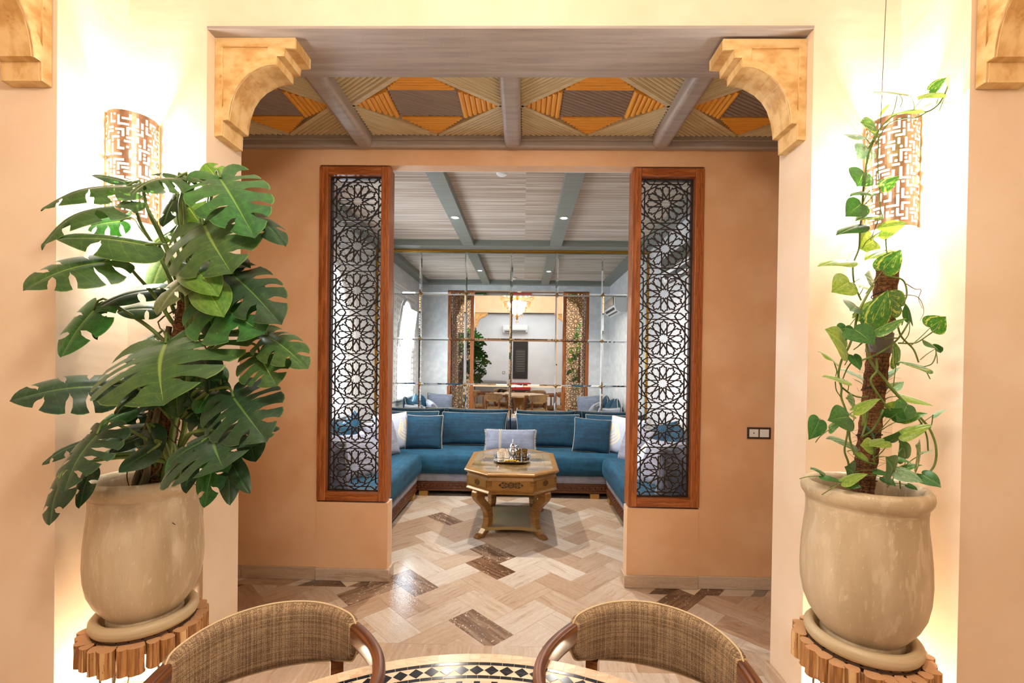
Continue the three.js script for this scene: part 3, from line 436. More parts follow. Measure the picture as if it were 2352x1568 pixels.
M.damask = STD({ map: canvasTex(512, 512, (c, w, h) => {
  c.fillStyle = '#b9bfd0'; c.fillRect(0, 0, w, h); c.strokeStyle = '#e6d8bb'; c.fillStyle = '#e2d2b2'; c.lineWidth = 9; c.lineCap = 'round';
  for (let r = 0; r < 3; r++) for (let k = 0; k < 3; k++) { const x = (k + 0.5) * w / 3 + (r % 2 ? w / 6 : 0), y = (r + 0.5) * h / 3; for (const s of [-1, 1]) { for (let q = 0; q < 4; q++) { c.lineWidth = 10 - q * 1.5; c.beginPath(); c.moveTo(x, y + 66 - q * 20); c.bezierCurveTo(x + s * (20 + q * 12), y + 54 - q * 26, x + s * (74 - q * 8), y + 36 - q * 26, x + s * (58 - q * 8), y - 8 - q * 16); c.bezierCurveTo(x + s * (52 - q * 6), y - 26 - q * 14, x + s * (28 - q * 4), y - 20 - q * 14, x + s * (34 - q * 5), y - 2 - q * 15); c.stroke(); } } c.beginPath(); c.ellipse(x, y - 40, 10, 26, 0, 0, 7); c.fill(); }
}), roughness: 0.75, bumpMap: velBump, bumpScale: 0.0015 });
M.carvedWood = STD({ map: rep(tex(512, (i, u, v) => mix([128, 74, 36], [84, 44, 20], at(NX, u, v))), 2), roughness: 0.36 });
M.goldPaint = STD({ color: 0xb88f4a, roughness: 0.42, metalness: 0.35 });
function carvedRail(len) {      // rope of carved scrolls between two mouldings, along +x
  const parts = [box(0, len, 0.05, 0.145, 0, 0.018), ...[0.054, 0.066].map((y) => { const t = new THREE.CylinderGeometry(0.007, 0.007, len, 8); t.rotateZ(Math.PI / 2); return t.translate(len / 2, y, 0.02); }), (() => { const t = new THREE.CylinderGeometry(0.008, 0.008, len, 8); t.rotateZ(Math.PI / 2); return t.translate(len / 2, 0.141, 0.018); })()];
  for (let x = 0.02, i = 0; x < len - 0.03; x += 0.034, i++) { const g = new THREE.TorusGeometry(0.017, 0.0075, 6, 12, Math.PI * 1.5); g.rotateZ((i % 2 ? 0.4 : 2.6)); g.scale(1.15, 1, 1); parts.push(g.translate(x, 0.103, 0.02)); const s = new THREE.SphereGeometry(0.011, 8, 6); s.scale(1.3, 0.8, 0.8); s.rotateZ(i % 2 ? 0.7 : -0.7); parts.push(s.translate(x + 0.017, i % 2 ? 0.118 : 0.088, 0.022)); }
  return merge(parts).translate(0, 0.012, 0);
}
function sofa(label, w, d, pos, turn, feet) {      // long bench: local x along the seat, +z towards the room, origin at the floor under its back middle
  const o = thing('banquette_sofa', label, 'sofa', pos, turn);
  add('plinth', softBox(-w / 2, w / 2, 0.05, 0.165, 0, d - 0.075, 0.02, 0, 0), M.tealDark, o);
  add('grey_band', softBox(-w / 2 + 0.002, w / 2 - 0.002, 0.158, 0.262, 0.01, d - 0.05, 0.022, 0.004, 0.002), M.greyVelvet, o);
  add('carved_rail', carvedRail(w - 0.01).translate(-w / 2 + 0.005, 0, d - 0.075), M.carvedWood, o);
  for (const x of feet) add('foot', metric(rbox(x - 0.05, x + 0.05, 0, 0.055, d - 0.16, d - 0.052, 0.006)), M.goldPaint, o);
  add('mattress', softBox(-w / 2 + 0.004, w / 2 - 0.004, 0.252, 0.487, 0.0, d, 0.06, 0.016, 0.006), M.teal, o);
  return o;
}
sofa('teal velvet sofa along the mirror wall with a carved brown rail', 3.43, 0.74, [-0.163, 0, -5.785], 0, [-0.94, 0.98]);
sofa('teal velvet sofa along the window wall on the left', 1.8, 0.77, [-1.883, 0, -4.14], Math.PI / 2, [0.8, -0.8]);
sofa('teal velvet sofa along the right salon wall below the air conditioner', 1.8, 0.67, [1.557, 0, -4.14], -Math.PI / 2, [0.8, -0.8]);
// cushions
const cushionGeo = {};
function cushion(label, w, h, m, pos, yaw, lean, roll = 0, extra = {}) {
  const key = [w, h].join();
  const t = extra.t ?? 0.17, N = 26, O = (u, v) => [w / 2 * u * (1 - 0.055 * (1 - v * v)), h / 2 * v * (1 - 0.055 * (1 - u * u))];
  if (!cushionGeo[key]) {
    const f = (s) => (a, b) => { const u = Math.sin((a * 2 - 1) * Math.PI / 2), v = Math.sin((b * 2 - 1) * Math.PI / 2), [x, y] = O(u, v), k = Math.sqrt(Math.max(0, (1 - u * u) * (1 - v * v))), e = Math.max(0, 1 - k * 2.2) * 0.011 * Math.sin(u * 9 + v * 11 + w * 40) * Math.sqrt(k); return [s > 0 ? x : -x, y, s * (t / 2 * k ** 0.62 + e), x * 1.0 + 0.5, y + 0.5]; };
    const ring = []; for (let i = 0; i < 64; i++) { const q = i / 16, e = Math.floor(q), r = Math.sin(((q - e) * 2 - 1) * Math.PI / 2); ring.push(V(...O(...[[r, -1], [1, r], [-r, 1], [-1, -r]][e]), 0)); }
    cushionGeo[key] = [merge([sheet(N, N, f(1)), sheet(N, N, f(-1))]), tube(ring, 0.0055, 128, 6, true)];
  }
  const o = thing('cushion', label, 'cushion', pos); o.rotation.set(-lean, yaw, roll, 'YXZ');
  add('cover', cushionGeo[key][0], m, o); add('piping', cushionGeo[key][1], extra.pipe ?? M.piping, o);
  if (extra.studs) { const s = []; for (let i = 0; i < 13; i++) s.push(new THREE.SphereGeometry(0.008, 8, 6).translate(extra.studs * w / 2 * 0.9, (i / 12 - 0.5) * h * 0.86, 0.026)); add('studs', s, M.whitePaint, o); }
  if (extra.braid !== undefined) { const s = []; for (let i = 0; i < 20; i++) { const y = (i / 19 - 0.5) * h * 0.9, v = y / (h / 2), u = extra.braid / (w / 2), k = Math.sqrt(Math.max(0, (1 - u * u) * (1 - v * v))), z = t / 2 * k ** 0.62; for (const d of [-1, 1]) { const b = new THREE.BoxGeometry(0.024, 0.006, 0.004); b.rotateZ(d * 0.7); s.push(b.translate(extra.braid + d * 0.006, y, z + 0.002)); } } add('braid', s, M.paleTrim, o); }
  if (extra.fringe) { const s = []; for (let i = 0; i < 34; i++) for (const d of [-1, 1]) { const y = (i / 33 - 0.5) * h * 0.97, x = d * (w / 2 * (1 - 0.055 * (1 - (2 * y / h) ** 2))), b = new THREE.BoxGeometry(0.022, 0.004, 0.004); s.push(b.translate(x + d * 0.008, y + rnd(-0.002, 0.002), rnd(-0.006, 0.006))); } add('fringe', s, M.paleTrim, o); }
  return o;
}
const T = M.tealDark;
cushion('long teal back cushion left of the grey lumbar pillow', 0.80, 0.40, T, [-0.585, 0.70, -5.53], 0, 0.3);
cushion('long teal back cushion right of the grey lumbar pillow', 0.77, 0.40, T, [0.305, 0.69, -5.53], 0, 0.3);
cushion('long teal back cushion in the left mirror corner, behind the square one', 0.74, 0.40, T, [-1.4, 0.70, -5.56], 0, 0.24);
cushion('long teal back cushion in the right mirror corner, behind the square one', 0.72, 0.40, T, [1.13, 0.69, -5.56], 0, 0.24);
cushion('square teal cushion beside the left damask cushion on the mirror-side sofa', 0.42, 0.39, T, [-1.135, 0.688, -5.27], 0.05, 0.22, 0.0, { pipe: M.paleTrim });
cushion('square teal cushion slumped beside the right damask cushion', 0.42, 0.39, T, [0.80, 0.68, -5.27], -0.12, 0.3, -0.06, { pipe: M.piping });
cushion('blue-grey lumbar pillow with a braid stripe, centre of the sofa', 0.57, 0.26, M.blueGrey, [-0.135, 0.615, -5.2], 0, 0.35, 0.0, { braid: -0.115, fringe: true, t: 0.15 });
cushion('pale damask cushion in the left sofa corner', 0.44, 0.42, M.damask, [-1.5, 0.69, -5.2], 0.75, 0.2, 0.05, { pipe: M.cream });
cushion('pale damask cushion in the right sofa corner', 0.44, 0.42, M.damask, [1.18, 0.69, -5.18], -0.7, 0.22, -0.05, { pipe: M.cream });
cushion('lilac grey cushion in front of the left damask cushion', 0.42, 0.40, M.greyVelvet, [-1.5, 0.67, -4.84], 1.1, 0.3, 0.05);
cushion('lilac grey cushion in front of the right damask cushion', 0.42, 0.40, M.greyVelvet, [1.21, 0.65, -4.82], -1.0, 0.35, -0.05);
cushion('bright teal cushion under the arched window, nearest the mirror', 0.46, 0.44, M.teal, [-1.72, 0.71, -4.62], 1.5, 0.25, 0.3);
cushion('bright teal cushion under the middle of the arched window', 0.46, 0.44, M.teal, [-1.71, 0.72, -4.22], 1.5, 0.28, -0.25);
cushion('bright teal cushion at the window wall, nearest the left screen', 0.46, 0.44, M.teal, [-1.72, 0.72, -3.75], 1.4, 0.25, 0.1);
cushion('small pale grey cushion lying against the window-side teal ones', 0.4, 0.38, M.greyVelvet, [-1.5, 0.64, -4.36], 1.3, 0.75, 0.2);
cushion('grey cushion behind the lower part of the left screen', 0.44, 0.42, M.greyVelvet, [-1.47, 0.66, -3.98], 1.2, 0.5, -0.1);
cushion('blue-grey cushion with a row of white studs, left end of the salon', 0.46, 0.46, M.blueGrey, [-1.5, 0.71, -3.42], 2.75, 0.22, 0.1, { studs: 1 });
cushion('dark teal cushion at the right wall, nearest the mirror', 0.46, 0.44, T, [1.40, 0.71, -4.55], -1.45, 0.25, 0.25);
cushion('dark teal cushion at the middle of the right wall', 0.46, 0.44, T, [1.40, 0.71, -4.12], -1.5, 0.3, -0.2);
cushion('dark teal cushion at the right wall, nearest the right screen', 0.46, 0.44, T, [1.41, 0.72, -3.68], -1.45, 0.24, 0.1);
cushion('pale damask cushion lying against the right-wall teal ones', 0.42, 0.38, M.damask, [1.22, 0.635, -4.3], -1.3, 0.8, 0.1, { pipe: M.cream });
cushion('grey cushion behind the lower part of the right screen', 0.44, 0.42, M.greyVelvet, [1.19, 0.66, -3.9], -1.15, 0.45, 0.1);
cushion('blue-grey cushion with a row of white studs, right end of the salon', 0.46, 0.46, M.blueGrey, [1.2, 0.71, -3.42], -2.75, 0.22, -0.1, { studs: -1 });
// --- coffee table
M.goldWood = STD({ map: rep(tex(512, (i, u, v) => mix([160, 118, 58], [126, 86, 36], sm(0.3, 0.7, at(NX, u, v) * 0.6 + at(N1, u, v) * 0.4))), 1.6), roughness: 0.3, metalness: 0.25 });
M.silver = STD({ color: 0xd6d8da, metalness: 1, roughness: 0.13 });
{
  const arab = (c, x, y, w, h) => { c.save(); c.translate(x, y); c.scale(w / 200, h / 100); c.strokeStyle = c.fillStyle = '#1b120a'; c.lineWidth = 5; c.lineCap = 'round';
    for (const s of [-1, 1]) { for (const t of [-1, 1]) { for (const [a, b, r] of [[30, 22, 12], [52, 26, 13], [46, 8, 9], [74, 12, 12], [66, 34, 7]]) { c.beginPath(); c.arc(s * a, t * b, r, 0.5, 5.4); c.stroke(); } c.beginPath(); c.moveTo(s * 20, 0); c.bezierCurveTo(s * 40, t * 46, s * 74, t * 42, s * 98, 0); c.stroke(); } c.beginPath(); c.moveTo(s * 78, 0); c.lineTo(s * 88, -7); c.lineTo(s * 98, 0); c.lineTo(s * 88, 7); c.fill(); }
    for (let k = 0; k < 10; k++) { const a = k * Math.PI / 5; c.beginPath(); c.arc(Math.cos(a) * 17, Math.sin(a) * 34, 7, 0, 7); c.stroke(); } c.beginPath(); c.arc(0, 0, 7, 0, 7); c.stroke(); c.restore(); };
  const panelTex = (W, H, draw) => STD({ map: canvasTex(W, H, (c) => { c.fillStyle = '#9c7238'; c.fillRect(0, 0, W, H); draw(c); }), roughness: 0.3, metalness: 0.2 });
  const o = thing('coffee_table', 'gilded octagonal coffee table with black arabesque panels and curved legs', 'table', [-0.087, 0, -4.275]);
  const base = [[-0.19, 0.545], [0.19, 0.545], [0.4, 0.355], [0.4, -0.355], [0.19, -0.545], [-0.19, -0.545], [-0.4, -0.355], [-0.4, 0.355]];
  const off = (d) => base.map((p, i) => { const n = base.length, a = base[(i + n - 1) % n], b = base[(i + 1) % n], e = (u, v) => { const l = Math.hypot(v[0] - u[0], v[1] - u[1]); return [-(v[1] - u[1]) / l * -1, (v[0] - u[0]) / l * -1]; }, n1 = e(a, p), n2 = e(p, b), k = 1 + n1[0] * n2[0] + n1[1] * n2[1], s = Math.sign(n1[0] * p[0] + n1[1] * p[1]) || 1; return [p[0] + s * d * (n1[0] + n2[0]) / k, p[1] + s * d * (n1[1] + n2[1]) / k]; });
  const band = (prof, cap0, cap1) => { const pos = [], R = prof.map(([d, y]) => off(d).map(([x, z]) => [x, y, z])); for (let j = 0; j < R.length - 1; j++) for (let i = 0; i < 8; i++) { const k = (i + 1) % 8, a = R[j][i], b = R[j][k], c = R[j + 1][k], d = R[j + 1][i]; pos.push(...a, ...b, ...c, ...a, ...c, ...d); } for (const [on, r, up] of [[cap0, R[0], 0], [cap1, R[R.length - 1], 1]]) if (on) for (let i = 1; i < 7; i++) pos.push(...(up ? [r[0], r[i], r[i + 1]] : [r[0], r[i + 1], r[i]]).flat()); const g = new THREE.BufferGeometry(); g.setAttribute('position', new THREE.Float32BufferAttribute(pos, 3)); g.computeVertexNormals(); return metric(g, 1.4); };
  add('apron', band([[-0.022, 0.416], [-0.012, 0.419], [-0.008, 0.428], [-0.016, 0.436], [-0.022, 0.442], [-0.016, 0.456], [-0.012, 0.49], [-0.014, 0.53], [-0.022, 0.556], [-0.012, 0.562], [-0.002, 0.57]], true, false), M.goldWood, o);
  add('top_frame', band([[-0.01, 0.566], [0, 0.57], [0.008, 0.576], [0.009, 0.582], [0.004, 0.59], [-0.004, 0.594], [-0.04, 0.596], [-0.044, 0.594]], false, false), M.goldWood, o);
  const inlay = band([[-0.044, 0.594], [-0.0441, 0.5945]], false, true), iu = inlay.attributes.uv, ip = inlay.attributes.position; for (let i = 0; i < iu.count; i++) iu.setXY(i, (ip.getX(i) + 0.4) / 0.8, (ip.getZ(i) + 0.545) / 1.09);
  const marb = noise(256, 3, 5, 4, 91);
  add('inlay_panel', inlay, PHY({ map: canvasTex(512, 698, (c, w, h) => { for (let y = 0; y < h; y += 6) for (let x = 0; x < w; x += 6) { const n = marb[((y >> 1) % 256) * 256 + ((x >> 1) % 256)]; c.fillStyle = `rgb(${[146, 120, 78].map((q) => Math.round(q - 40 * sm(0.4, 0.6, n))).join()})`; c.fillRect(x, y, 6, 6); } c.strokeStyle = '#3a2c1a'; c.lineWidth = 2; c.strokeRect(70, 150, w - 140, h - 300); for (const [x, y] of [[112, h / 2], [w - 112, h / 2]]) arab(c, x, y, 70, 130); for (const [x, y] of [[w / 2 - 90, h - 110], [w / 2 + 90, h - 110], [w / 2 - 90, 110], [w / 2 + 90, 110]]) arab(c, x, y, 110, 46); }), roughness: 0.32, clearcoat: 1, clearcoatRoughness: 0.02 }), o);
  const front = panelTex(640, 200, (c) => arab(c, 320, 100, 420, 190)), side = panelTex(400, 200, (c) => { c.save(); c.beginPath(); c.ellipse(200, 100, 62, 92, 0, 0, 7); c.clip(); arab(c, 200, 100, 300, 190); c.restore(); });
  for (const [i, m] of [[0, front], [1, side], [2, front], [3, side], [4, front], [5, side], [6, front], [7, side]]) {
    const ring = off(-0.0115), a = ring[i], b = ring[(i + 1) % 8], L = Math.hypot(b[0] - a[0], b[1] - a[1]), g = new THREE.BoxGeometry(L - 0.06, 0.062, 0.003); g.rotateY(Math.atan2(-(b[1] - a[1]), b[0] - a[0])); const p = g.attributes.position; g.translate((a[0] + b[0]) / 2, 0.497, (a[1] + b[1]) / 2); add('arabesque_panel', g, m, o);
  }
  // curved legs: a profile in the leg's own radial plane, thickened
  const legProf = [[0.44, 0.43], [0.50, 0.43], [0.528, 0.40], [0.53, 0.365], [0.508, 0.33], [0.465, 0.29], [0.42, 0.25], [0.388, 0.20], [0.376, 0.15], [0.38, 0.10], [0.40, 0.06], [0.44, 0.03], [0.49, 0.012], [0.495, 0.0], [0.42, 0.0], [0.365, 0.02], [0.33, 0.06], [0.31, 0.11], [0.305, 0.16], [0.318, 0.22], [0.352, 0.27], [0.395, 0.31], [0.418, 0.335], [0.405, 0.36], [0.39, 0.39], [0.40, 0.43]];
  const leg = prism(legProf, 0.05, 0.007).translate(0, 0, -0.025);
  const scroll = []; for (const z of [-0.028, 0.028]) { for (let k = 0; k < 5; k++) scroll.push(tube(Array.from({ length: 9 }, (_, i) => { const a = -0.5 + i * 0.33, r = 0.018 + k * 0.012; return V(0.43 + Math.cos(a) * r * 1.3, 0.372 + Math.sin(a) * r * 0.75, z); }), 0.0026, 14, 5)); scroll.push(new THREE.TorusGeometry(0.019, 0.003, 5, 16).translate(0.36, 0.06, z)); }
  const claws = [-0.018, -0.006, 0.006, 0.018].map((z) => { const g = new THREE.SphereGeometry(0.011, 8, 6); g.scale(2.4, 0.8, 0.55); g.rotateZ(-0.55); return g.translate(0.485, 0.018, z); });
  for (const [sx, sz] of [[-1, 1], [1, 1], [-1, -1], [1, -1]]) {
    const mtx = new THREE.Matrix4().makeRotationY(-Math.atan2(sz * 0.8, sx * 0.6)), fix = (g) => { const c = g.clone().applyMatrix4(mtx), p = c.attributes.position; for (let i = 0; i < p.count; i++) p.setZ(i, p.getZ(i) * 1.0); return c; };
    add('leg', [metric(fix(leg), 2), ...claws.map(fix)], M.goldWood, o); add('leg_carving', scroll.map(fix), STD({ color: 0x4c3416, roughness: 0.5 }), o);
  }
  const sh = []; for (let k = 0; k < 4; k++) { const c = [[-0.225, 0.345], [0.225, 0.345], [0.225, -0.345], [-0.225, -0.345]], a = c[k], b = c[(k + 1) % 4]; for (let i = 0; i < 10; i++) { const t = i / 10, d = 0.045 * Math.sin(Math.PI * t) ** 0.8, x = a[0] + (b[0] - a[0]) * t, z = a[1] + (b[1] - a[1]) * t, nx = k % 2 ? -Math.sign(a[0]) * d : 0, nz = k % 2 ? 0 : -Math.sign(a[1]) * d; sh.push([x + nx, z + nz]); } }
  const shelf = prism(sh.map(([x, z]) => [x, -z]), 0.022, 0.004); shelf.rotateX(-Math.PI / 2); add('shelf', metric(shelf.translate(0, 0.048, 0), 2), PHY({ color: 0xa8905f, roughness: 0.25, metalness: 0.3, clearcoat: 0.6, clearcoatRoughness: 0.1 }), o);
}
// --- silver tray with tea things
{
  const TY = 0.5955, tx = -0.092, tz = -4.275, o = thing('serving_tray', 'ornate silver tray with gilt handles on the coffee table', 'tray', [tx, TY, tz]);
  const ring = (k, y, w) => Array.from({ length: 72 }, (_, i) => { const a = i / 72 * Math.PI * 2, c = Math.cos(a), s = Math.sin(a), e = 0.42, r = 1 + w * Math.sin(a * 14); return [Math.sign(c) * Math.abs(c) ** e * 0.165 * k * r, y, Math.sign(s) * Math.abs(s) ** e * 0.205 * k * r]; });
  const loops = [ring(0.001, 0.004, 0), ring(0.6, 0.004, 0), ring(0.84, 0.004, 0), ring(0.88, 0.01, 0.004), ring(0.95, 0.024, 0.012), ring(1.0, 0.03, 0.022), ring(1.03, 0.026, 0.026), ring(0.98, 0.014, 0.02), ring(0.9, 0.0, 0), ring(0.001, 0.0, 0)];
  add('dish', smooth(plain(sheet(72, 9, (u, v) => loops[Math.round(v * 9)][Math.round(u * 72) % 72]))), M.silver, o);
  const h = (s) => { const p = []; for (let i = 0; i <= 12; i++) { const t = i / 12; p.push(V(-0.058 + 0.116 * t, 0.026 + 0.012 * Math.sin(Math.PI * t), s * (0.2 + 0.016 * Math.sin(Math.PI * t)))); } return [tube(p, 0.006, 24, 8), ...[-0.058, 0.058, -0.03, 0.03, 0].map((x) => new THREE.SphereGeometry(0.0095, 8, 6).translate(x, 0.03 + (0.0556 - Math.abs(x)) * 0.15, s * (0.205 + (0.058 - Math.abs(x)) * 0.18)))]; };
  for (const s of [1, -1]) add('handle', h(s), STD({ color: 0xd8a93f, metalness: 1, roughness: 0.22 }), o);
  const pot = thing('teapot', 'silver moroccan teapot with a pointed lid amid the glasses', 'teapot', [tx + 0.006, TY + 0.004, tz + 0.0]);
  add('body', lathe([[0, 0], [0.03, 0], [0.032, 0.006], [0.022, 0.016], [0.026, 0.028], [0.043, 0.05], [0.046, 0.068], [0.04, 0.088], [0.028, 0.104], [0.026, 0.112], [0.031, 0.116], [0.031, 0.12]], 32), M.silver, pot);
  add('lid', lathe([[0.031, 0.12], [0.029, 0.128], [0.02, 0.142], [0.01, 0.152], [0.006, 0.158], [0.01, 0.164], [0.006, 0.172], [0.003, 0.18], [0.005, 0.184], [0, 0.192]], 28), M.silver, pot);
  add('spout', taper([V(-0.018, 0.05, 0.034), V(-0.03, 0.06, 0.06), V(-0.036, 0.09, 0.07), V(-0.044, 0.118, 0.085)], 0.011, 0.005, 14, 8), M.silver, pot);
  add('handle', tube([V(0.02, 0.108, -0.02), V(0.04, 0.125, -0.05), V(0.055, 0.1, -0.066), V(0.045, 0.06, -0.052), V(0.028, 0.045, -0.03)], 0.0052, 22, 8), M.silver, pot);
  const glassGeo = lathe([[0, 0.001], [0.023, 0.001], [0.0245, 0.006], [0.0262, 0.05], [0.0285, 0.082], [0.0272, 0.0825], [0.0252, 0.052], [0.0235, 0.012], [0, 0.01]], 28), rim = new THREE.TorusGeometry(0.0279, 0.0012, 6, 28).rotateX(Math.PI / 2).translate(0, 0.0824, 0), bnd = lathe([[0.0252, 0.02], [0.0256, 0.026], [0.025, 0.026]], 28);
  const paint = (bg, fg) => PHY({ map: canvasTex(256, 128, (c, w, h) => { c.fillStyle = bg; c.fillRect(0, 0, w, h); c.strokeStyle = fg; c.lineWidth = 2.5; for (let x = 8; x < w; x += 32) { c.beginPath(); c.arc(x + 8, 62, 9, 0, 7); c.stroke(); c.beginPath(); c.moveTo(x, 84); c.lineTo(x + 8, 72); c.lineTo(x + 16, 84); c.stroke(); } c.fillStyle = fg; c.fillRect(0, 96, w, 5); c.fillRect(0, 40, w, 3); }), roughness: 0.25, clearcoat: 0.6 });
  const gold = STD({ color: 0xc99a3c, metalness: 1, roughness: 0.25 }), white = paint('#efe4d6', '#cfa25a'), dark = paint('#1d120c', '#b9883c');
  const glass = (name, label, m, x, z, group) => { const g = thing(name, label, 'tea glass', [tx + x, TY + 0.004, tz + z], rnd(3)); add('cup', glassGeo, m, g); add('gilt_rim', rim, gold, g); add('gilt_band', bnd, gold, g); };
  for (const [x, z, where] of [[-0.112, 0.05, 'front left'], [-0.05, 0.055, 'front right'], [-0.098, -0.07, 'back left'], [-0.036, -0.075, 'back right']]) glass('tea_glass', 'white gilt tea glass on the silver tray, ' + where + ' of the white four', white, x, z, 'tea glasses');
  for (const [x, z, where] of [[0.055, 0.055, 'front left'], [0.115, 0.05, 'front right'], [0.056, -0.07, 'back left'], [0.116, -0.075, 'back right']]) glass('tea_glass', 'dark gilt tea glass on the silver tray, ' + where + ' of the dark four', dark, x, z, 'tea glasses');
}
// --- air conditioner on the right salon wall
function airCon(label, pos, turn, face) {
  const o = thing('air_conditioner', label, 'air conditioner', pos, turn), body = prism([[0, -0.13], [0.1, -0.14], [0.17, -0.1], [0.2, -0.03], [0.2, 0.11], [0.185, 0.14], [0, 0.14]], 0.82, 0.006).translate(0, 0, -0.41);
  add('casing', body, M.whitePaint, o); add('front_panel', prism([[0.206, -0.02], [0.212, -0.02], [0.212, 0.11], [0.206, 0.116]], 0.78, 0.002).translate(0, 0, -0.39), face, o);
  add('louvre', [-0.105, -0.075].map((y, i) => { const g = new THREE.BoxGeometry(0.05, 0.006, 0.7); g.rotateZ(0.9); return g.translate(0.152 + i * 0.03, y, 0); }), STD({ color: 0x4a4c4c, roughness: 0.5 }), o); return o;
}
airCon('wall air conditioner high on the right salon wall behind the right screen', [SR + 0.002, 2.43, -4.2], Math.PI, STD({ color: 0x6d706e, roughness: 0.18, metalness: 0.3 }));
// ---------------------------------------------------------------- plant stands, saucers, pots
M.clay = STD({ map: rep(tex(1024, (i, u, v) => { const n = at(N1, u, v), s = at(N2, u * 0.7, v * 0.5), k = at(N2, u * 1.7, v * 1.7), h = at(N3, u * 2.1, v * 0.8), w = at(NX2, u * 1.9 + v * 0.7, v * 1.3 - u * 0.5); let c = mix([204, 184, 152], [176, 154, 120], sm(0.3, 0.7, n * 0.6 + s * 0.4)); c = mix(c, [212, 194, 164], sm(0.56, 0.74, k) * 0.5); return mix(c, [220, 204, 174], sm(0.64, 0.74, h) * sm(0.56, 0.66, w) * 0.6); }), 1), roughness: 0.5, roughnessMap: rep(rough01(0.6, 1), 2), bumpMap: rep(plasterBump, 3), bumpScale: 0.0025 });
M.saucerClay = STD({ map: rep(tex(512, (i, u, v) => mix([204, 184, 148], [180, 158, 120], at(NX, u, v))), 1), roughness: 0.42 });
const barkTex = (s) => STD({ map: tex(256, (i, u, v) => { const g = at(NY, u * 0.5 + s, v * 0.4), f = at(NYF, u + s, v), k = at(N2, u * 0.7 + s, v * 0.5); let c = mix([188, 134, 78], [138, 90, 46], sm(0.35, 0.65, g)); c = mix(c, [218, 178, 122], sm(0.56, 0.62, at(NY, u * 0.31 + s * 2, 0.3 + v * 0.12))); return mix(c, [84, 54, 30], sm(0.66, 0.74, k * 0.6 + f * 0.4) * 0.7); }), roughness: 0.6, bumpMap: fibreBump, bumpScale: 0.0015 });
const BARK = [0.07, 0.31, 0.53, 0.77].map(barkTex);
M.logEnd = STD({ map: tex(128, (i, u, v) => { const d = Math.hypot(u - 0.5, v - 0.5), r = 0.5 + 0.5 * Math.sin(d * 70 + at(N1, u, v) * 6); return mix([214, 168, 122], [184, 132, 90], r * 0.6 + at(N3, u, v) * 0.3); }), roughness: 0.7 });
M.wire = STD({ color: 0x4a3424, roughness: 0.6, metalness: 0.4 });
M.rod = STD({ color: 0x8d8b80, metalness: 0.7, roughness: 0.35 });
const uvScale = (g, a, b) => { const u = g.attributes.uv; for (let i = 0; i < u.count; i++) u.setXY(i, u.getX(i) * a, u.getY(i) * b); return g; };
const potProf = [[0, 0], [0.108, 0], [0.117, 0.006], [0.121, 0.022], [0.119, 0.036], [0.117, 0.042], [0.133, 0.06], [0.158, 0.098], [0.175, 0.14], [0.184, 0.19], [0.187, 0.245], [0.185, 0.31], [0.180, 0.37], [0.1745, 0.42], [0.172, 0.452], [0.172, 0.476], [0.1735, 0.486], [0.1715, 0.492], [0.178, 0.5], [0.186, 0.513], [0.1885, 0.528], [0.186, 0.543], [0.178, 0.553], [0.169, 0.5555], [0.161, 0.55], [0.156, 0.537], [0.154, 0.51], [0.154, 0.44], [0.156, 0.4], [0, 0.395]];
const saucerProf = [[0, 0.006], [0, 0.002], [0.128, 0], [0.15, 0.002], [0.165, 0.012], [0.1705, 0.026], [0.169, 0.042], [0.160, 0.053], [0.148, 0.054], [0.138, 0.046], [0.134, 0.032], [0.127, 0.016], [0.11, 0.01], [0, 0.008]];
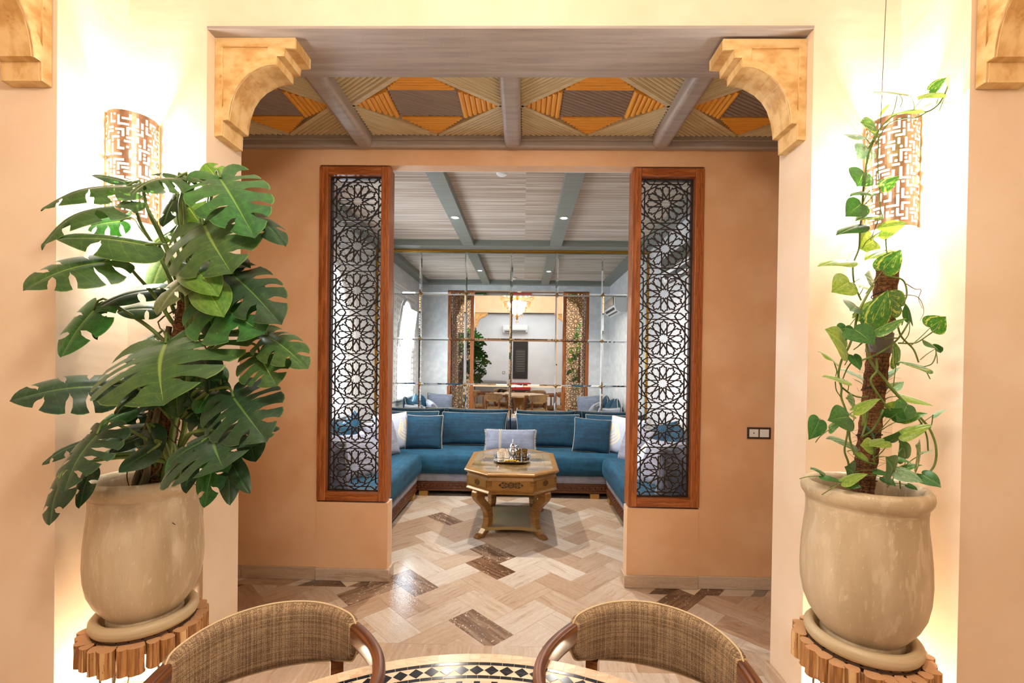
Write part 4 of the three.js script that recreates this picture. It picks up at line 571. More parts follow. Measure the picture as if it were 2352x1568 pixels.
function stand(where, x, z, top, turn, s0) {
  seed = s0;
  const o = thing('log_plant_stand', 'round log-ring plant stand on thin metal legs under the ' + where, 'plant stand', [x, 0, z], turn);
  const logs = (n, R, r, h, jit) => { for (let i = 0; i < n; i++) {
    const a = (i + rnd(-0.12, 0.12)) / n * Math.PI * 2, rr = r * rnd(0.82, 1.12), hh = h * rnd(0.88, 1.08), R2 = R + rnd(-jit, jit), y1 = top - rnd(0.0, 0.006), g = new THREE.CylinderGeometry(rr, rr * rnd(0.92, 1.05), hh, 12, 3, true), p = g.attributes.position;
    for (let k = 0; k < p.count; k++) { const q = 1 + 0.10 * Math.sin(Math.atan2(p.getZ(k), p.getX(k)) * 3 + i * 1.7) + 0.03 * Math.sin(p.getY(k) * 60 + i); p.setX(k, p.getX(k) * q); p.setZ(k, p.getZ(k) * q); }
    uvScale(g, 0.45, hh * 4); g.rotateY(i * 2.4); const cx = Math.cos(a) * R2, cz = Math.sin(a) * R2; g.translate(cx, y1 - hh / 2, cz); const l = add('log', smooth(g), BARK[i % 4], o);
    const e = new THREE.CircleGeometry(rr, 12); const ep = e.attributes.position; for (let k = 1; k < ep.count; k++) { const q = 1 + 0.10 * Math.sin(Math.atan2(-ep.getY(k), ep.getX(k)) * 3 + i * 1.7) + 0.03 * Math.sin(hh / 2 * 60 + i); ep.setX(k, ep.getX(k) * q); ep.setY(k, ep.getY(k) * q); } e.rotateX(-Math.PI / 2); e.rotateY(i * 2.4); add('cut_end', e.clone().translate(cx, y1 + 0.0002, cz), M.logEnd, l); if (n === 26) add('cut_end', e.clone().rotateX(Math.PI).translate(cx, y1 - hh, cz), M.logEnd, l);
  } };
  logs(26, 0.181, 0.0245, 0.09, 0.004); logs(24, 0.146, 0.019, 0.05, 0.004); logs(17, 0.112, 0.019, 0.045, 0.002);
  add('binding_wire', [0.158, 0.1615].map((r, k) => { const g = new THREE.TorusGeometry(r, 0.0016, 5, 64); g.rotateX(Math.PI / 2); return g.translate(0, top + 0.001 - k * 0.001, 0); }), M.wire, o);
  add('core_disc', new THREE.CylinderGeometry(0.165, 0.165, 0.03, 32).translate(0, top - 0.034, 0), M.logEnd, o);
  for (let k = 0; k < 4; k++) { const a = k * Math.PI / 2 + 0.5, c = Math.cos(a), s = Math.sin(a); for (const d of [-1, 1]) add('hairpin_leg', tube([V(c * 0.12 - s * d * 0.045, top - 0.05, s * 0.12 + c * d * 0.045), V(c * 0.15 - s * d * 0.02, 0.12, s * 0.15 + c * d * 0.02), V(c * 0.16 - s * d * 0.006, 0.004, s * 0.16 + c * d * 0.006)], 0.0042, 10, 7), M.rod, o); }
}
const PL = [-1.452, -1.74], PR = [1.197, -1.62], TL = 0.482, TR = 0.534;
stand('monstera pot', PL[0], PL[1], TL, 0.2, 11); stand('pothos pot', PR[0], PR[1], TR, 1.1, 23);
for (const [p, t, where] of [[PL, TL, 'monstera'], [PR, TR, 'pothos']]) {
  const s = thing('saucer', 'thick-rimmed clay saucer under the ' + where + ' pot', 'saucer', [p[0], t + 0.001, p[1]]); add('dish', uvScale(lathe(saucerProf, 64), 3, 1), M.saucerClay, s);
  const q = thing('clay_pot', where === 'pothos' ? 'large bulbous clay pot with a thick rolled rim, holding the climbing pothos' : 'large bulbous clay pot under overhanging monstera leaves', 'pot', [p[0], t + 0.01, p[1]], where === 'pothos' ? 0.6 : 2.2);
  add('body', uvScale(lathe(potProf, 72), 2, 0.8), M.clay, q);
  add('soil', new THREE.CylinderGeometry(0.153, 0.153, 0.02, 40).translate(0, 0.455, 0), STD({ map: rep(tex(256, (i, u, v) => { const n = at(N3, u, v); return [62 + n * 40, 46 + n * 30, 34 + n * 22]; }), 3), roughness: 1, bumpMap: fineBump, bumpScale: 0.01 }), q);
}
// ---------------------------------------------------------------- climbing plants
const leafTex = (dark, light, vein, marks = 0, markCol) => tex(256, (i, u, v) => {
  const au = Math.abs(u * 2 - 1), n = at(N1, u, v), k = at(N2, u * 1.3, v * 1.3), f = at(N3, u, v); let c = mix(dark, light, sm(0.3, 0.7, n * 0.6 + k * 0.4));
  const rib = Math.abs(((v * 11 + au * 1.2) % 1) - 0.5); c = mix(c, vein, sm(0.46, 0.5, rib) * 0.55 * (1 - au * 0.5)); c = mix(c, vein, 1 - sm(0.012, 0.035, au));
  if (marks) c = mix(c, markCol, sm(0.60, 0.66, at(NX, v * 0.7 + u * 0.2, u * 0.5 + v * 0.15) * 0.7 + k * 0.3) * marks); if (f > 0.83) c = mix(c, [196, 190, 120], 0.4); return mix(c, vein, sm(0.965, 0.99, au) * 0.7);
});
const leafMat = (d, l, v, t, m, mc) => PHY({ map: leafTex(d, l, v, m, mc), roughness: 0.82, clearcoat: 0.55, clearcoatRoughness: 0.34, transmission: t, thickness: 0, ior: 1.4, bumpMap: rep(fineBump, 1), bumpScale: 0.0004 });
const MON = [leafMat([14, 48, 18], [30, 70, 24], [84, 120, 44], 0.16), leafMat([36, 74, 20], [60, 96, 28], [120, 148, 56], 0.2), leafMat([20, 84, 20], [44, 118, 28], [116, 164, 56], 0.35), leafMat([72, 124, 22], [112, 156, 34], [168, 192, 72], 0.4), leafMat([72, 86, 42], [98, 106, 56], [150, 150, 88], 0.2)];
const POT = [leafMat([34, 90, 26], [66, 122, 36], [126, 160, 66], 0.3), leafMat([46, 108, 26], [86, 142, 36], [150, 180, 66], 0.35, 0.85, [214, 212, 96]), leafMat([116, 158, 40], [160, 188, 62], [196, 208, 100], 0.45, 0.4, [206, 214, 110]), leafMat([112, 158, 112], [150, 188, 140], [180, 208, 170], 0.45, 0.5, [220, 230, 200])];
M.petiole = STD({ map: rep(plasterTint([104, 128, 52], [78, 100, 38]), 4), roughness: 0.5 }); M.oldStem = STD({ map: rep(plasterTint([112, 92, 58], [74, 70, 36]), 4), roughness: 0.7 }); M.vineStem = STD({ map: rep(plasterTint([128, 146, 66], [96, 112, 54]), 4), roughness: 0.5 });
M.coco = STD({ map: rep(tex(512, (i, u, v) => { const a = at(NX2, u * 0.7 + at(N2, u, v) * 0.1, v * 1.3), b = at(NYF, u, v), c = at(N3, u, v); return mix(mix([166, 112, 66], [96, 58, 32], sm(0.3, 0.7, a * 0.5 + c * 0.5)), [58, 36, 22], sm(0.6, 0.75, b) * 0.6); }), 1, 1), roughness: 1, bumpMap: rep(tex(512, (i) => [NX2[i] * 120 + N3[i] * 135], false), 2), bumpScale: 0.012 });
const spline2 = (pts) => new THREE.CatmullRomCurve3(pts.map(([x, y]) => V(x, y, 0)), false, 'centripetal');
const monsteraRim = spline2([[0.03, -0.05], [0.10, -0.16], [0.24, -0.21], [0.38, -0.13], [0.47, 0.04], [0.50, 0.24], [0.47, 0.45], [0.38, 0.64], [0.25, 0.81], [0.11, 0.94], [0, 1.0]]);
const heartRim = spline2([[0.02, -0.03], [0.12, -0.12], [0.28, -0.13], [0.42, -0.02], [0.48, 0.15], [0.45, 0.36], [0.36, 0.57], [0.23, 0.77], [0.10, 0.92], [0, 1.04]]);
function leafShape(rim, cuts, s) {          // flat leaf: fingers between the cuts, each its own strip from midrib to rim, returned as [x, y, u, v] grids
  const grids = [], put = (side) => {
    const edges = [0]; if (cuts) { const a = 0.26, b = 0.86; for (let i = 0; i < cuts; i++) edges.push(a + (b - a) * (i + 0.5 + rnd(-0.22, 0.22)) / cuts); } edges.push(1);
    for (let f = 0; f < edges.length - 1; f++) {
      const v0 = edges[f], v1 = edges[f + 1], nu = 9, nv = Math.max(3, Math.round((v1 - v0) * 22)), d0 = f ? rnd(0.2, 0.42) : 2, d1 = f < edges.length - 2 ? 0 : 2, gap = 0.09 + rnd(0.05), grid = [], holeD = rnd(0.2, 0.42);
      for (let j = 0; j <= nv; j++) for (let i = 0; i <= nu; i++) {
        const u = i / nu, sv = j / nv, open = (d) => d > 1 ? 0 : gap * sm(d, d + 0.22, u) * (1 - 0.35 * sm(0.75, 1, u)), lo = open(d0), hi = open(d1 > 1 ? 2 : holeD);
        const vv = v0 + (v1 - v0) * sv + lo * (1 - sv) * (v1 - v0 > 0.2 ? 0.8 : 0.5) * 0.35 - hi * sv * 0.35 * (v1 - v0 > 0.2 ? 0.8 : 0.5), r = rim.getPoint(Math.max(0, Math.min(1, vv))), my = Math.max(0, (vv - 0.3) / 0.7) ** 1.15, cut = cuts ? 1 - 0.05 * (2 * sv - 1) ** 4 * (f || edges.length > 2 ? 1 : 0) : 1;
        const c = [r.x * 0.55, my + (r.y - my) * 0.28], q = u * cut, x = 2 * q * (1 - q) * c[0] + q * q * r.x, y = (1 - q) ** 2 * my + 2 * q * (1 - q) * c[1] + q * q * r.y;
        grid.push([side * x, y, 0.5 + side * u * 0.5, Math.max(0, vv), u, f]);
      }
      grids.push([grid, nu, nv, side]);
    }
  };
  put(1); put(-1); return grids;
}
function leafGeo(rim, cuts, base, tip, face, width, bend, roll, wav) {
  const y = tip.clone().sub(base), L = y.length(); y.normalize(); const z = face.clone().sub(y.clone().multiplyScalar(face.dot(y))).normalize(), x = y.clone().cross(z), pos = [], uv = [], idx = [], W = width * L;
  const ph = rnd(6.28);
  for (const [grid, nu, nv, side] of leafShape(rim, cuts)) {
    const o = pos.length / 3;
    for (const [gx, gy, a, b, u, f] of grid) {
      const sx = gx * W, th = roll * Math.abs(gx) * 2 * 0.75, R = Math.abs(sx) < 1e-6 ? 0 : th > 1e-4 ? Math.abs(sx) / th : 0, lx = R ? Math.sign(sx) * R * Math.sin(th) : sx, lz = (R ? -R * (1 - Math.cos(th)) : 0) + bend * L * Math.sin(Math.PI * Math.min(1, Math.max(0, gy))) - bend * L * 0.5 * Math.max(0, -gy) * 3 + wav * L * Math.sin(b * 16 + ph + f * 1.3) * u * u - 0.02 * L * (1 - Math.min(1, Math.abs(gx) * 14)) * (gy > 0 ? 1 : 0);
      const p = base.clone().addScaledVector(x, lx).addScaledVector(y, gy * L).addScaledVector(z, lz); pos.push(p.x, p.y, p.z); uv.push(a, b);
    }
    for (let j = 0; j < nv; j++) for (let i = 0; i < nu; i++) { const a = o + j * (nu + 1) + i, b = a + 1, c = a + nu + 1, d = c + 1; if (side > 0) idx.push(a, b, d, a, d, c); else idx.push(a, d, b, a, c, d); }
  }
  const g = new THREE.BufferGeometry(); g.setAttribute('position', new THREE.Float32BufferAttribute(pos, 3)); g.setAttribute('uv', new THREE.Float32BufferAttribute(uv, 2)); g.setIndex(idx); return smooth(g);
}
function mossPole(parent, a, b, r, bare) {
  const up = b.clone().sub(a), L = up.length(); up.normalize(); const q = new THREE.Quaternion().setFromUnitVectors(V(0, 1, 0), up), fit = (g) => g.applyQuaternion(q).translate(a.x, a.y, a.z);
  const n = 70, s = sheet(28, n, (u, v) => { const t = u * Math.PI * 2, w = 1 + 0.05 * Math.sin(v * L * 150) + 0.09 * (at(N2, u, v * 2) - 0.5) + 0.05 * (at(N3, u, v * 2) - 0.5), rr = r * w; return [Math.cos(t) * rr, v * L, -Math.sin(t) * rr, u * 0.5, v * L * 3]; });
  add('moss_pole', fit(s), M.coco, parent); add('pole_core', fit(new THREE.CylinderGeometry(r * 0.86, r * 0.86, L + 0.02, 20).translate(0, L / 2, 0)), STD({ color: 0x4e4640, roughness: 0.6 }), parent);
  if (bare) add('pole_sleeve', fit(new THREE.CylinderGeometry(r * 1.14, r * 1.14, bare[1] - bare[0], 24).translate(0, (bare[0] + bare[1]) / 2, 0)), STD({ color: 0x655c54, roughness: 0.45 }), parent);
  const hel = []; for (let k = 0; k < 5; k++) { const y0 = L * (0.12 + k * 0.19), pts = []; for (let i = 0; i <= 24; i++) { const t = i / 24 * Math.PI * 2; pts.push(V(Math.cos(t) * r * 1.1, y0 + Math.sin(t) * 0.012, Math.sin(t) * r * 1.1)); } hel.push(tube(pts, 0.0016, 30, 5)); } add('binding_wire', hel.map(fit), STD({ color: 0x2c211b, roughness: 0.6 }), parent);
  const fib = []; for (let k = 0; k < 150; k++) { const t = rnd(6.28), y = rnd(L), l = rnd(0.015, 0.045), d = V(Math.cos(t), rnd(-0.6, 0.8), Math.sin(t)), p = V(Math.cos(t) * r, y, Math.sin(t) * r); fib.push(taper([p, p.clone().addScaledVector(d, l * 0.5).add(V(0, rnd(-0.006, 0.006), 0)), p.clone().addScaledVector(d, l * 0.8).add(V(rnd(-0.012, 0.012), rnd(-0.01, 0.01), rnd(-0.012, 0.012)))], 0.0007, 0.0003, 4, 3)); } const f = add('coir_fibres', fib.map(fit), M.coco, parent); f.userData.kind = 'stuff';
}
{
  seed = 4242;
  const o = thing('monstera_plant', 'large monstera with split leaves climbing a moss pole in the left pot', 'plant', [PL[0], TL + 0.47, PL[1]]), origin = o.position.clone();
  const P = (x, y, z) => V(x, y, z).sub(origin);
  mossPole(o, P(-1.405, 0.955, -1.72), P(-1.262, 1.735, -1.705), 0.036);
  const leaf = (bx, by, bz, tx, ty, tz, ax, ay, az, w, n, bend, roll, cuts, m) => {
    const b = P(bx, by, bz), t = P(tx, ty, tz), a = P(ax, ay, az), l = add('leaf', leafGeo(monsteraRim, cuts, b, t, V(...n), w * 1.14, bend, roll, cuts ? 0.012 : 0.008), MON[m], o);
    const d = t.clone().sub(b).normalize(), mid = a.clone().lerp(b, 0.6).add(V(0, 0.05, 0.01)); add('petiole', taper([a, a.clone().lerp(mid, 0.5).add(V(0, 0.012, 0)), mid, b.clone().addScaledVector(d, -0.03).add(V(0, 0.008, -0.004)), b.clone().addScaledVector(d, 0.01)], 0.0075, 0.0038, 18, 7), m === 0 ? MON_P : M.petiole, o);
    return l;
  };
  const MON_P = M.petiole;
  leaf(-1.423,2.120,-1.620, -1.622,1.990,-1.500, -1.323,1.804,-1.720, 0.62, [-0.1,0.8,0.6], 0.10, 1.50, 4, 1);
  leaf(-1.498,2.159,-1.700, -1.605,2.171,-1.660, -1.343,1.841,-1.740, 0.55, [0,0.75,0.65], 0.06, 0.60, 0, 0);
  leaf(-1.418,2.036,-1.580, -1.555,1.845,-1.440, -1.320,1.767,-1.700, 0.55, [-0.1,0.85,0.5], 0.14, 1.50, 3, 1);
  leaf(-1.267,1.882,-1.520, -1.508,1.883,-1.440, -1.292,1.780,-1.680, 0.60, [0.05,0.75,0.66], 0.05, 1.35, 1, 1);
  leaf(-1.405,1.828,-1.520, -1.549,1.707,-1.380, -1.296,1.633,-1.660, 0.80, [-0.05,0.45,0.9], 0.08, 0.80, 4, 1);
  leaf(-1.608,2.048,-1.800, -1.741,2.017,-1.780, -1.358,1.811,-1.760, 1.00, [-0.3,0.3,0.9], 0.02, 0.50, 3, 2);
  leaf(-1.480,1.895,-1.840, -1.495,1.768,-1.800, -1.382,1.711,-1.780, 0.95, [-0.2,0.2,0.95], 0.02, 0.40, 0, 3);
  leaf(-1.366,1.754,-1.660, -1.497,1.678,-1.580, -1.316,1.669,-1.700, 0.62, [0,0.75,0.65], 0.08, 1.00, 1, 0);
  leaf(-1.201,2.124,-1.560, -1.282,2.029,-1.460, -1.241,1.793,-1.660, 0.95, [0,0.86,0.5], 0.12, 1.70, 4, 1);
  leaf(-1.236,2.151,-1.620, -1.317,2.140,-1.580, -1.253,1.862,-1.680, 0.70, [0,0.9,0.4], 0.12, 1.50, 2, 1);
  leaf(-1.214,2.144,-1.600, -1.101,2.109,-1.560, -1.253,1.862,-1.680, 0.70, [0.1,0.85,0.5], 0.08, 1.50, 2, 1);
  leaf(-1.070,2.137,-1.580, -0.871,1.893,-1.460, -1.162,1.854,-1.640, 0.72, [0.35,0.35,0.87], 0.06, 0.55, 5, 2);
  leaf(-1.154,2.171,-1.700, -1.222,2.244,-1.720, -1.208,1.932,-1.700, 1.10, [0,0.5,0.85], 0.04, 0.80, 2, 3);
  leaf(-1.136,2.166,-1.680, -1.091,2.191,-1.700, -1.191,1.927,-1.680, 0.90, [0.2,0.6,0.75], 0.05, 0.80, 2, 2);
  leaf(-0.954,2.006,-1.600, -0.801,1.881,-1.520, -1.168,1.858,-1.660, 0.50, [0.3,0.6,0.7], 0.08, 1.20, 2, 0);
  leaf(-1.098,1.962,-1.540, -0.933,1.773,-1.440, -1.178,1.693,-1.620, 1.25, [-0.1,0.55,0.83], 0.08, 0.90, 4, 1);
  leaf(-1.191,1.866,-1.640, -0.958,1.824,-1.580, -1.230,1.700,-1.680, 0.62, [0.1,0.75,0.65], 0.06, 0.90, 1, 0);
  leaf(-1.130,1.778,-1.520, -1.161,1.638,-1.420, -1.209,1.599,-1.620, 0.62, [-0.15,0.5,0.85], 0.06, 0.60, 1, 4);
  leaf(-1.127,1.819,-1.520, -0.974,1.700,-1.440, -1.200,1.662,-1.620, 0.60, [0.1,0.6,0.8], 0.12, 1.20, 0, 3);
  leaf(-1.065,1.751,-1.500, -0.944,1.633,-1.420, -1.194,1.662,-1.620, 0.62, [0.15,0.5,0.85], 0.05, 0.80, 0, 3);
  leaf(-1.009,1.797,-1.560, -0.781,1.615,-1.460, -1.193,1.664,-1.640, 0.68, [0.25,0.5,0.83], 0.06, 0.90, 4, 0);
  leaf(-1.037,1.788,-1.620, -0.915,1.706,-1.580, -1.207,1.650,-1.660, 0.80, [0.3,0.6,0.75], 0.06, 0.90, 2, 0);
  leaf(-1.072,1.696,-1.540, -0.836,1.585,-1.460, -1.208,1.537,-1.640, 0.92, [0.15,0.5,0.85], 0.05, 0.80, 3, 2);
  leaf(-1.120,1.707,-1.600, -1.042,1.565,-1.520, -1.223,1.570,-1.660, 0.60, [0.1,0.4,0.9], 0.05, 0.90, 2, 1);
  leaf(-0.890,1.587,-1.560, -0.694,1.475,-1.460, -1.206,1.490,-1.660, 0.62, [0.2,0.6,0.75], 0.07, 1.20, 4, 1);
  leaf(-0.914,1.523,-1.560, -0.807,1.415,-1.480, -1.202,1.490,-1.660, 1.05, [0.15,0.4,0.9], 0.05, 0.70, 4, 1);
  leaf(-1.192,1.556,-1.500, -1.072,1.360,-1.340, -1.209,1.443,-1.600, 1.62, [-0.05,0.7,0.72], 0.10, 0.75, 5, 1);
  leaf(-1.389,1.408,-1.500, -1.565,1.367,-1.360, -1.283,1.282,-1.640, 0.78, [-0.05,0.55,0.83], 0.07, 1.10, 4, 0);
  leaf(-1.548,1.679,-1.620, -1.594,1.499,-1.540, -1.327,1.537,-1.700, 0.80, [-0.1,0.4,0.9], 0.04, 0.70, 2, 2);
  leaf(-1.574,1.670,-1.660, -1.541,1.563,-1.620, -1.327,1.537,-1.700, 0.55, [-0.2,0.3,0.9], 0.04, 0.70, 1, 0);
  leaf(-1.380,1.259,-1.460, -1.377,1.094,-1.340, -1.277,1.143,-1.620, 0.95, [-0.2,0.45,0.87], 0.07, 0.90, 5, 0);
  leaf(-1.492,1.212,-1.520, -1.569,1.145,-1.460, -1.301,1.138,-1.640, 0.60, [-0.2,0.65,0.7], 0.10, 1.20, 3, 0);
  leaf(-1.510,1.089,-1.460, -1.481,0.971,-1.400, -1.269,1.132,-1.600, 0.90, [-0.25,0.3,0.9], 0.04, 0.70, 2, 0);
  leaf(-1.451,1.113,-1.500, -1.446,1.005,-1.460, -1.269,1.132,-1.600, 0.60, [-0.1,0.25,0.95], 0.03, 0.60, 1, 0);
  leaf(-1.241,1.189,-1.500, -1.296,1.132,-1.440, -1.262,1.140,-1.600, 0.80, [0,0.55,0.83], 0.05, 0.70, 0, 0);
  leaf(-1.033,1.240,-1.500, -0.916,1.166,-1.380, -1.246,1.144,-1.620, 1.95, [0.1,0.62,0.77], 0.08, 0.90, 4, 0);
  leaf(-1.044,1.233,-1.480, -1.120,1.166,-1.420, -1.246,1.144,-1.620, 0.70, [-0.2,0.5,0.85], 0.07, 1.00, 1, 0);
  leaf(-1.022,1.172,-1.500, -1.031,1.016,-1.460, -1.222,1.133,-1.600, 0.62, [0,0.2,0.97], 0.03, 0.70, 3, 2);
  leaf(-0.985,1.159,-1.520, -0.880,1.066,-1.460, -1.238,1.136,-1.620, 0.42, [0.2,0.4,0.9], 0.04, 1.00, 1, 0);
  leaf(-0.988,1.157,-1.520, -0.945,1.026,-1.460, -1.238,1.136,-1.620, 0.52, [0.1,0.2,0.97], 0.03, 0.80, 1, 0);
  leaf(-0.992,1.376,-1.540, -0.816,1.241,-1.440, -1.238,1.283,-1.640, 1.02, [0.2,0.45,0.87], 0.05, 0.70, 5, 0);
  leaf(-1.145,1.169,-1.480, -1.121,1.106,-1.440, -1.225,1.148,-1.600, 0.75, [0,0.25,0.97], 0.03, 0.60, 0, 2);
  leaf(-1.078,1.151,-1.460, -1.060,1.074,-1.420, -1.222,1.140,-1.600, 0.62, [0,0.25,0.97], 0.03, 0.70, 0, 0);
  leaf(-1.127,1.361,-1.600, -1.129,1.309,-1.560, -1.237,1.296,-1.660, 1.05, [0.1,0.3,0.95], 0.03, 0.50, 0, 2);
  leaf(-0.972,1.227,-1.600, -0.920,1.147,-1.560, -1.252,1.151,-1.660, 0.85, [0.25,0.3,0.9], 0.03, 0.70, 0, 0);
  leaf(-1.118,1.505,-1.560, -1.008,1.431,-1.500, -1.223,1.410,-1.640, 0.62, [0.2,0.45,0.87], 0.05, 0.90, 0, 0);
  leaf(-1.115,1.460,-1.600, -1.086,1.378,-1.560, -1.238,1.409,-1.660, 0.60, [0.1,0.3,0.95], 0.03, 0.80, 1, 0);
  leaf(-1.102,1.412,-1.640, -1.039,1.345,-1.600, -1.252,1.375,-1.680, 0.50, [0.3,0.3,0.9], 0.05, 1.00, 1, 0);
  leaf(-1.449,1.309,-1.660, -1.566,1.217,-1.620, -1.333,1.233,-1.700, 0.50, [-0.1,0.6,0.8], 0.09, 1.00, 1, 2);
  leaf(-1.350,1.379,-1.600, -1.402,1.304,-1.540, -1.294,1.279,-1.660, 0.75, [-0.2,0.45,0.87], 0.05, 0.90, 1, 0);
  leaf(-1.286,1.358,-1.580, -1.300,1.314,-1.520, -1.270,1.282,-1.640, 0.80, [-0.1,0.4,0.9], 0.05, 0.80, 0, 0);
  leaf(-1.377,1.997,-1.760, -1.430,1.922,-1.720, -1.302,1.804,-1.720, 0.80, [-0.2,0.4,0.9], 0.05, 0.70, 1, 3);
  leaf(-1.303,2.092,-1.740, -1.202,1.981,-1.700, -1.269,1.837,-1.720, 0.90, [0.2,0.3,0.93], 0.04, 0.80, 3, 3);
  leaf(-1.323,2.103,-1.700, -1.336,1.984,-1.660, -1.271,1.833,-1.700, 0.70, [-0.1,0.3,0.95], 0.04, 1.00, 2, 0);
  leaf(-1.226,1.953,-1.660, -1.211,1.849,-1.620, -1.261,1.801,-1.700, 0.55, [0,0.3,0.95], 0.04, 1.00, 0, 0);
  leaf(-1.349,1.224,-1.600, -1.420,1.172,-1.540, -1.285,1.139,-1.640, 0.60, [-0.1,0.55,0.83], 0.07, 1.00, 1, 0);
  leaf(-1.167,1.286,-1.620, -1.055,1.235,-1.560, -1.260,1.183,-1.660, 0.70, [0.2,0.55,0.83], 0.06, 0.90, 1, 0);
  leaf(-1.309,1.243,-1.580, -1.234,1.175,-1.540, -1.285,1.139,-1.640, 0.70, [0,0.4,0.9], 0.05, 0.90, 0, 0);
  // smaller leaves filling the dark heart of the plant
  for (let k = 0; k < 22; k++) { const y = rnd(1.16, 1.78), s = (y - 0.955) / 0.78, px = -1.405 + 0.143 * s, t = rnd(-0.3, 3.45), d = V(Math.cos(t), rnd(-0.3, 0.3), Math.sin(t) * 0.7), r0 = rnd(0.08, 0.15), L = rnd(0.1, 0.17), b = V(px, y, -1.72).addScaledVector(d, r0), e = b.clone().addScaledVector(d.clone().setY(d.y - 0.3).normalize(), L); leaf(b.x, b.y, b.z, e.x, e.y, e.z, px, y - 0.14, -1.70, rnd(0.6, 0.85), [d.x * 0.5, 0.55, 0.75], 0.06, rnd(0.6, 1.1), k % 3, [0, 1, 0, 2][k % 4]); }
  // thick climbing stems beside the pole and dry aerial roots
  for (const [dx, dz, top, r] of [[-0.05, 0.035, 1.62, 0.013], [0.045, 0.03, 1.75, 0.012], [-0.02, 0.05, 1.45, 0.014], [0.06, -0.01, 1.5, 0.011], [-0.07, -0.01, 1.4, 0.011]]) { const pts = []; for (let i = 0; i <= 8; i++) { const t = i / 8, y = 0.95 + (top - 0.95) * t, s = (y - 0.955) / 0.78; pts.push(P(-1.405 + 0.143 * s + dx + rnd(-0.008, 0.008), y, -1.72 + dz + rnd(-0.006, 0.006))); } add('stem', taper(pts, r, r * 0.75, 30, 9), dx > 0 ? M.petiole : M.oldStem, o); }
  for (let k = 0; k < 12; k++) { const y = rnd(1.05, 1.7), s = (y - 0.955) / 0.78, x = -1.405 + 0.143 * s, t = rnd(6.28), p0 = P(x + Math.cos(t) * 0.04, y, -1.72 + Math.abs(Math.sin(t)) * 0.04); add('aerial_root', taper([p0, p0.clone().add(V(rnd(-0.06, 0.06), -0.06, rnd(0.0, 0.04))), p0.clone().add(V(rnd(-0.1, 0.1), -0.16, rnd(0.0, 0.05))), p0.clone().add(V(rnd(-0.08, 0.08), -0.27, rnd(0, 0.03)))], 0.0032, 0.0014, 14, 5), M.oldStem, o); }
}
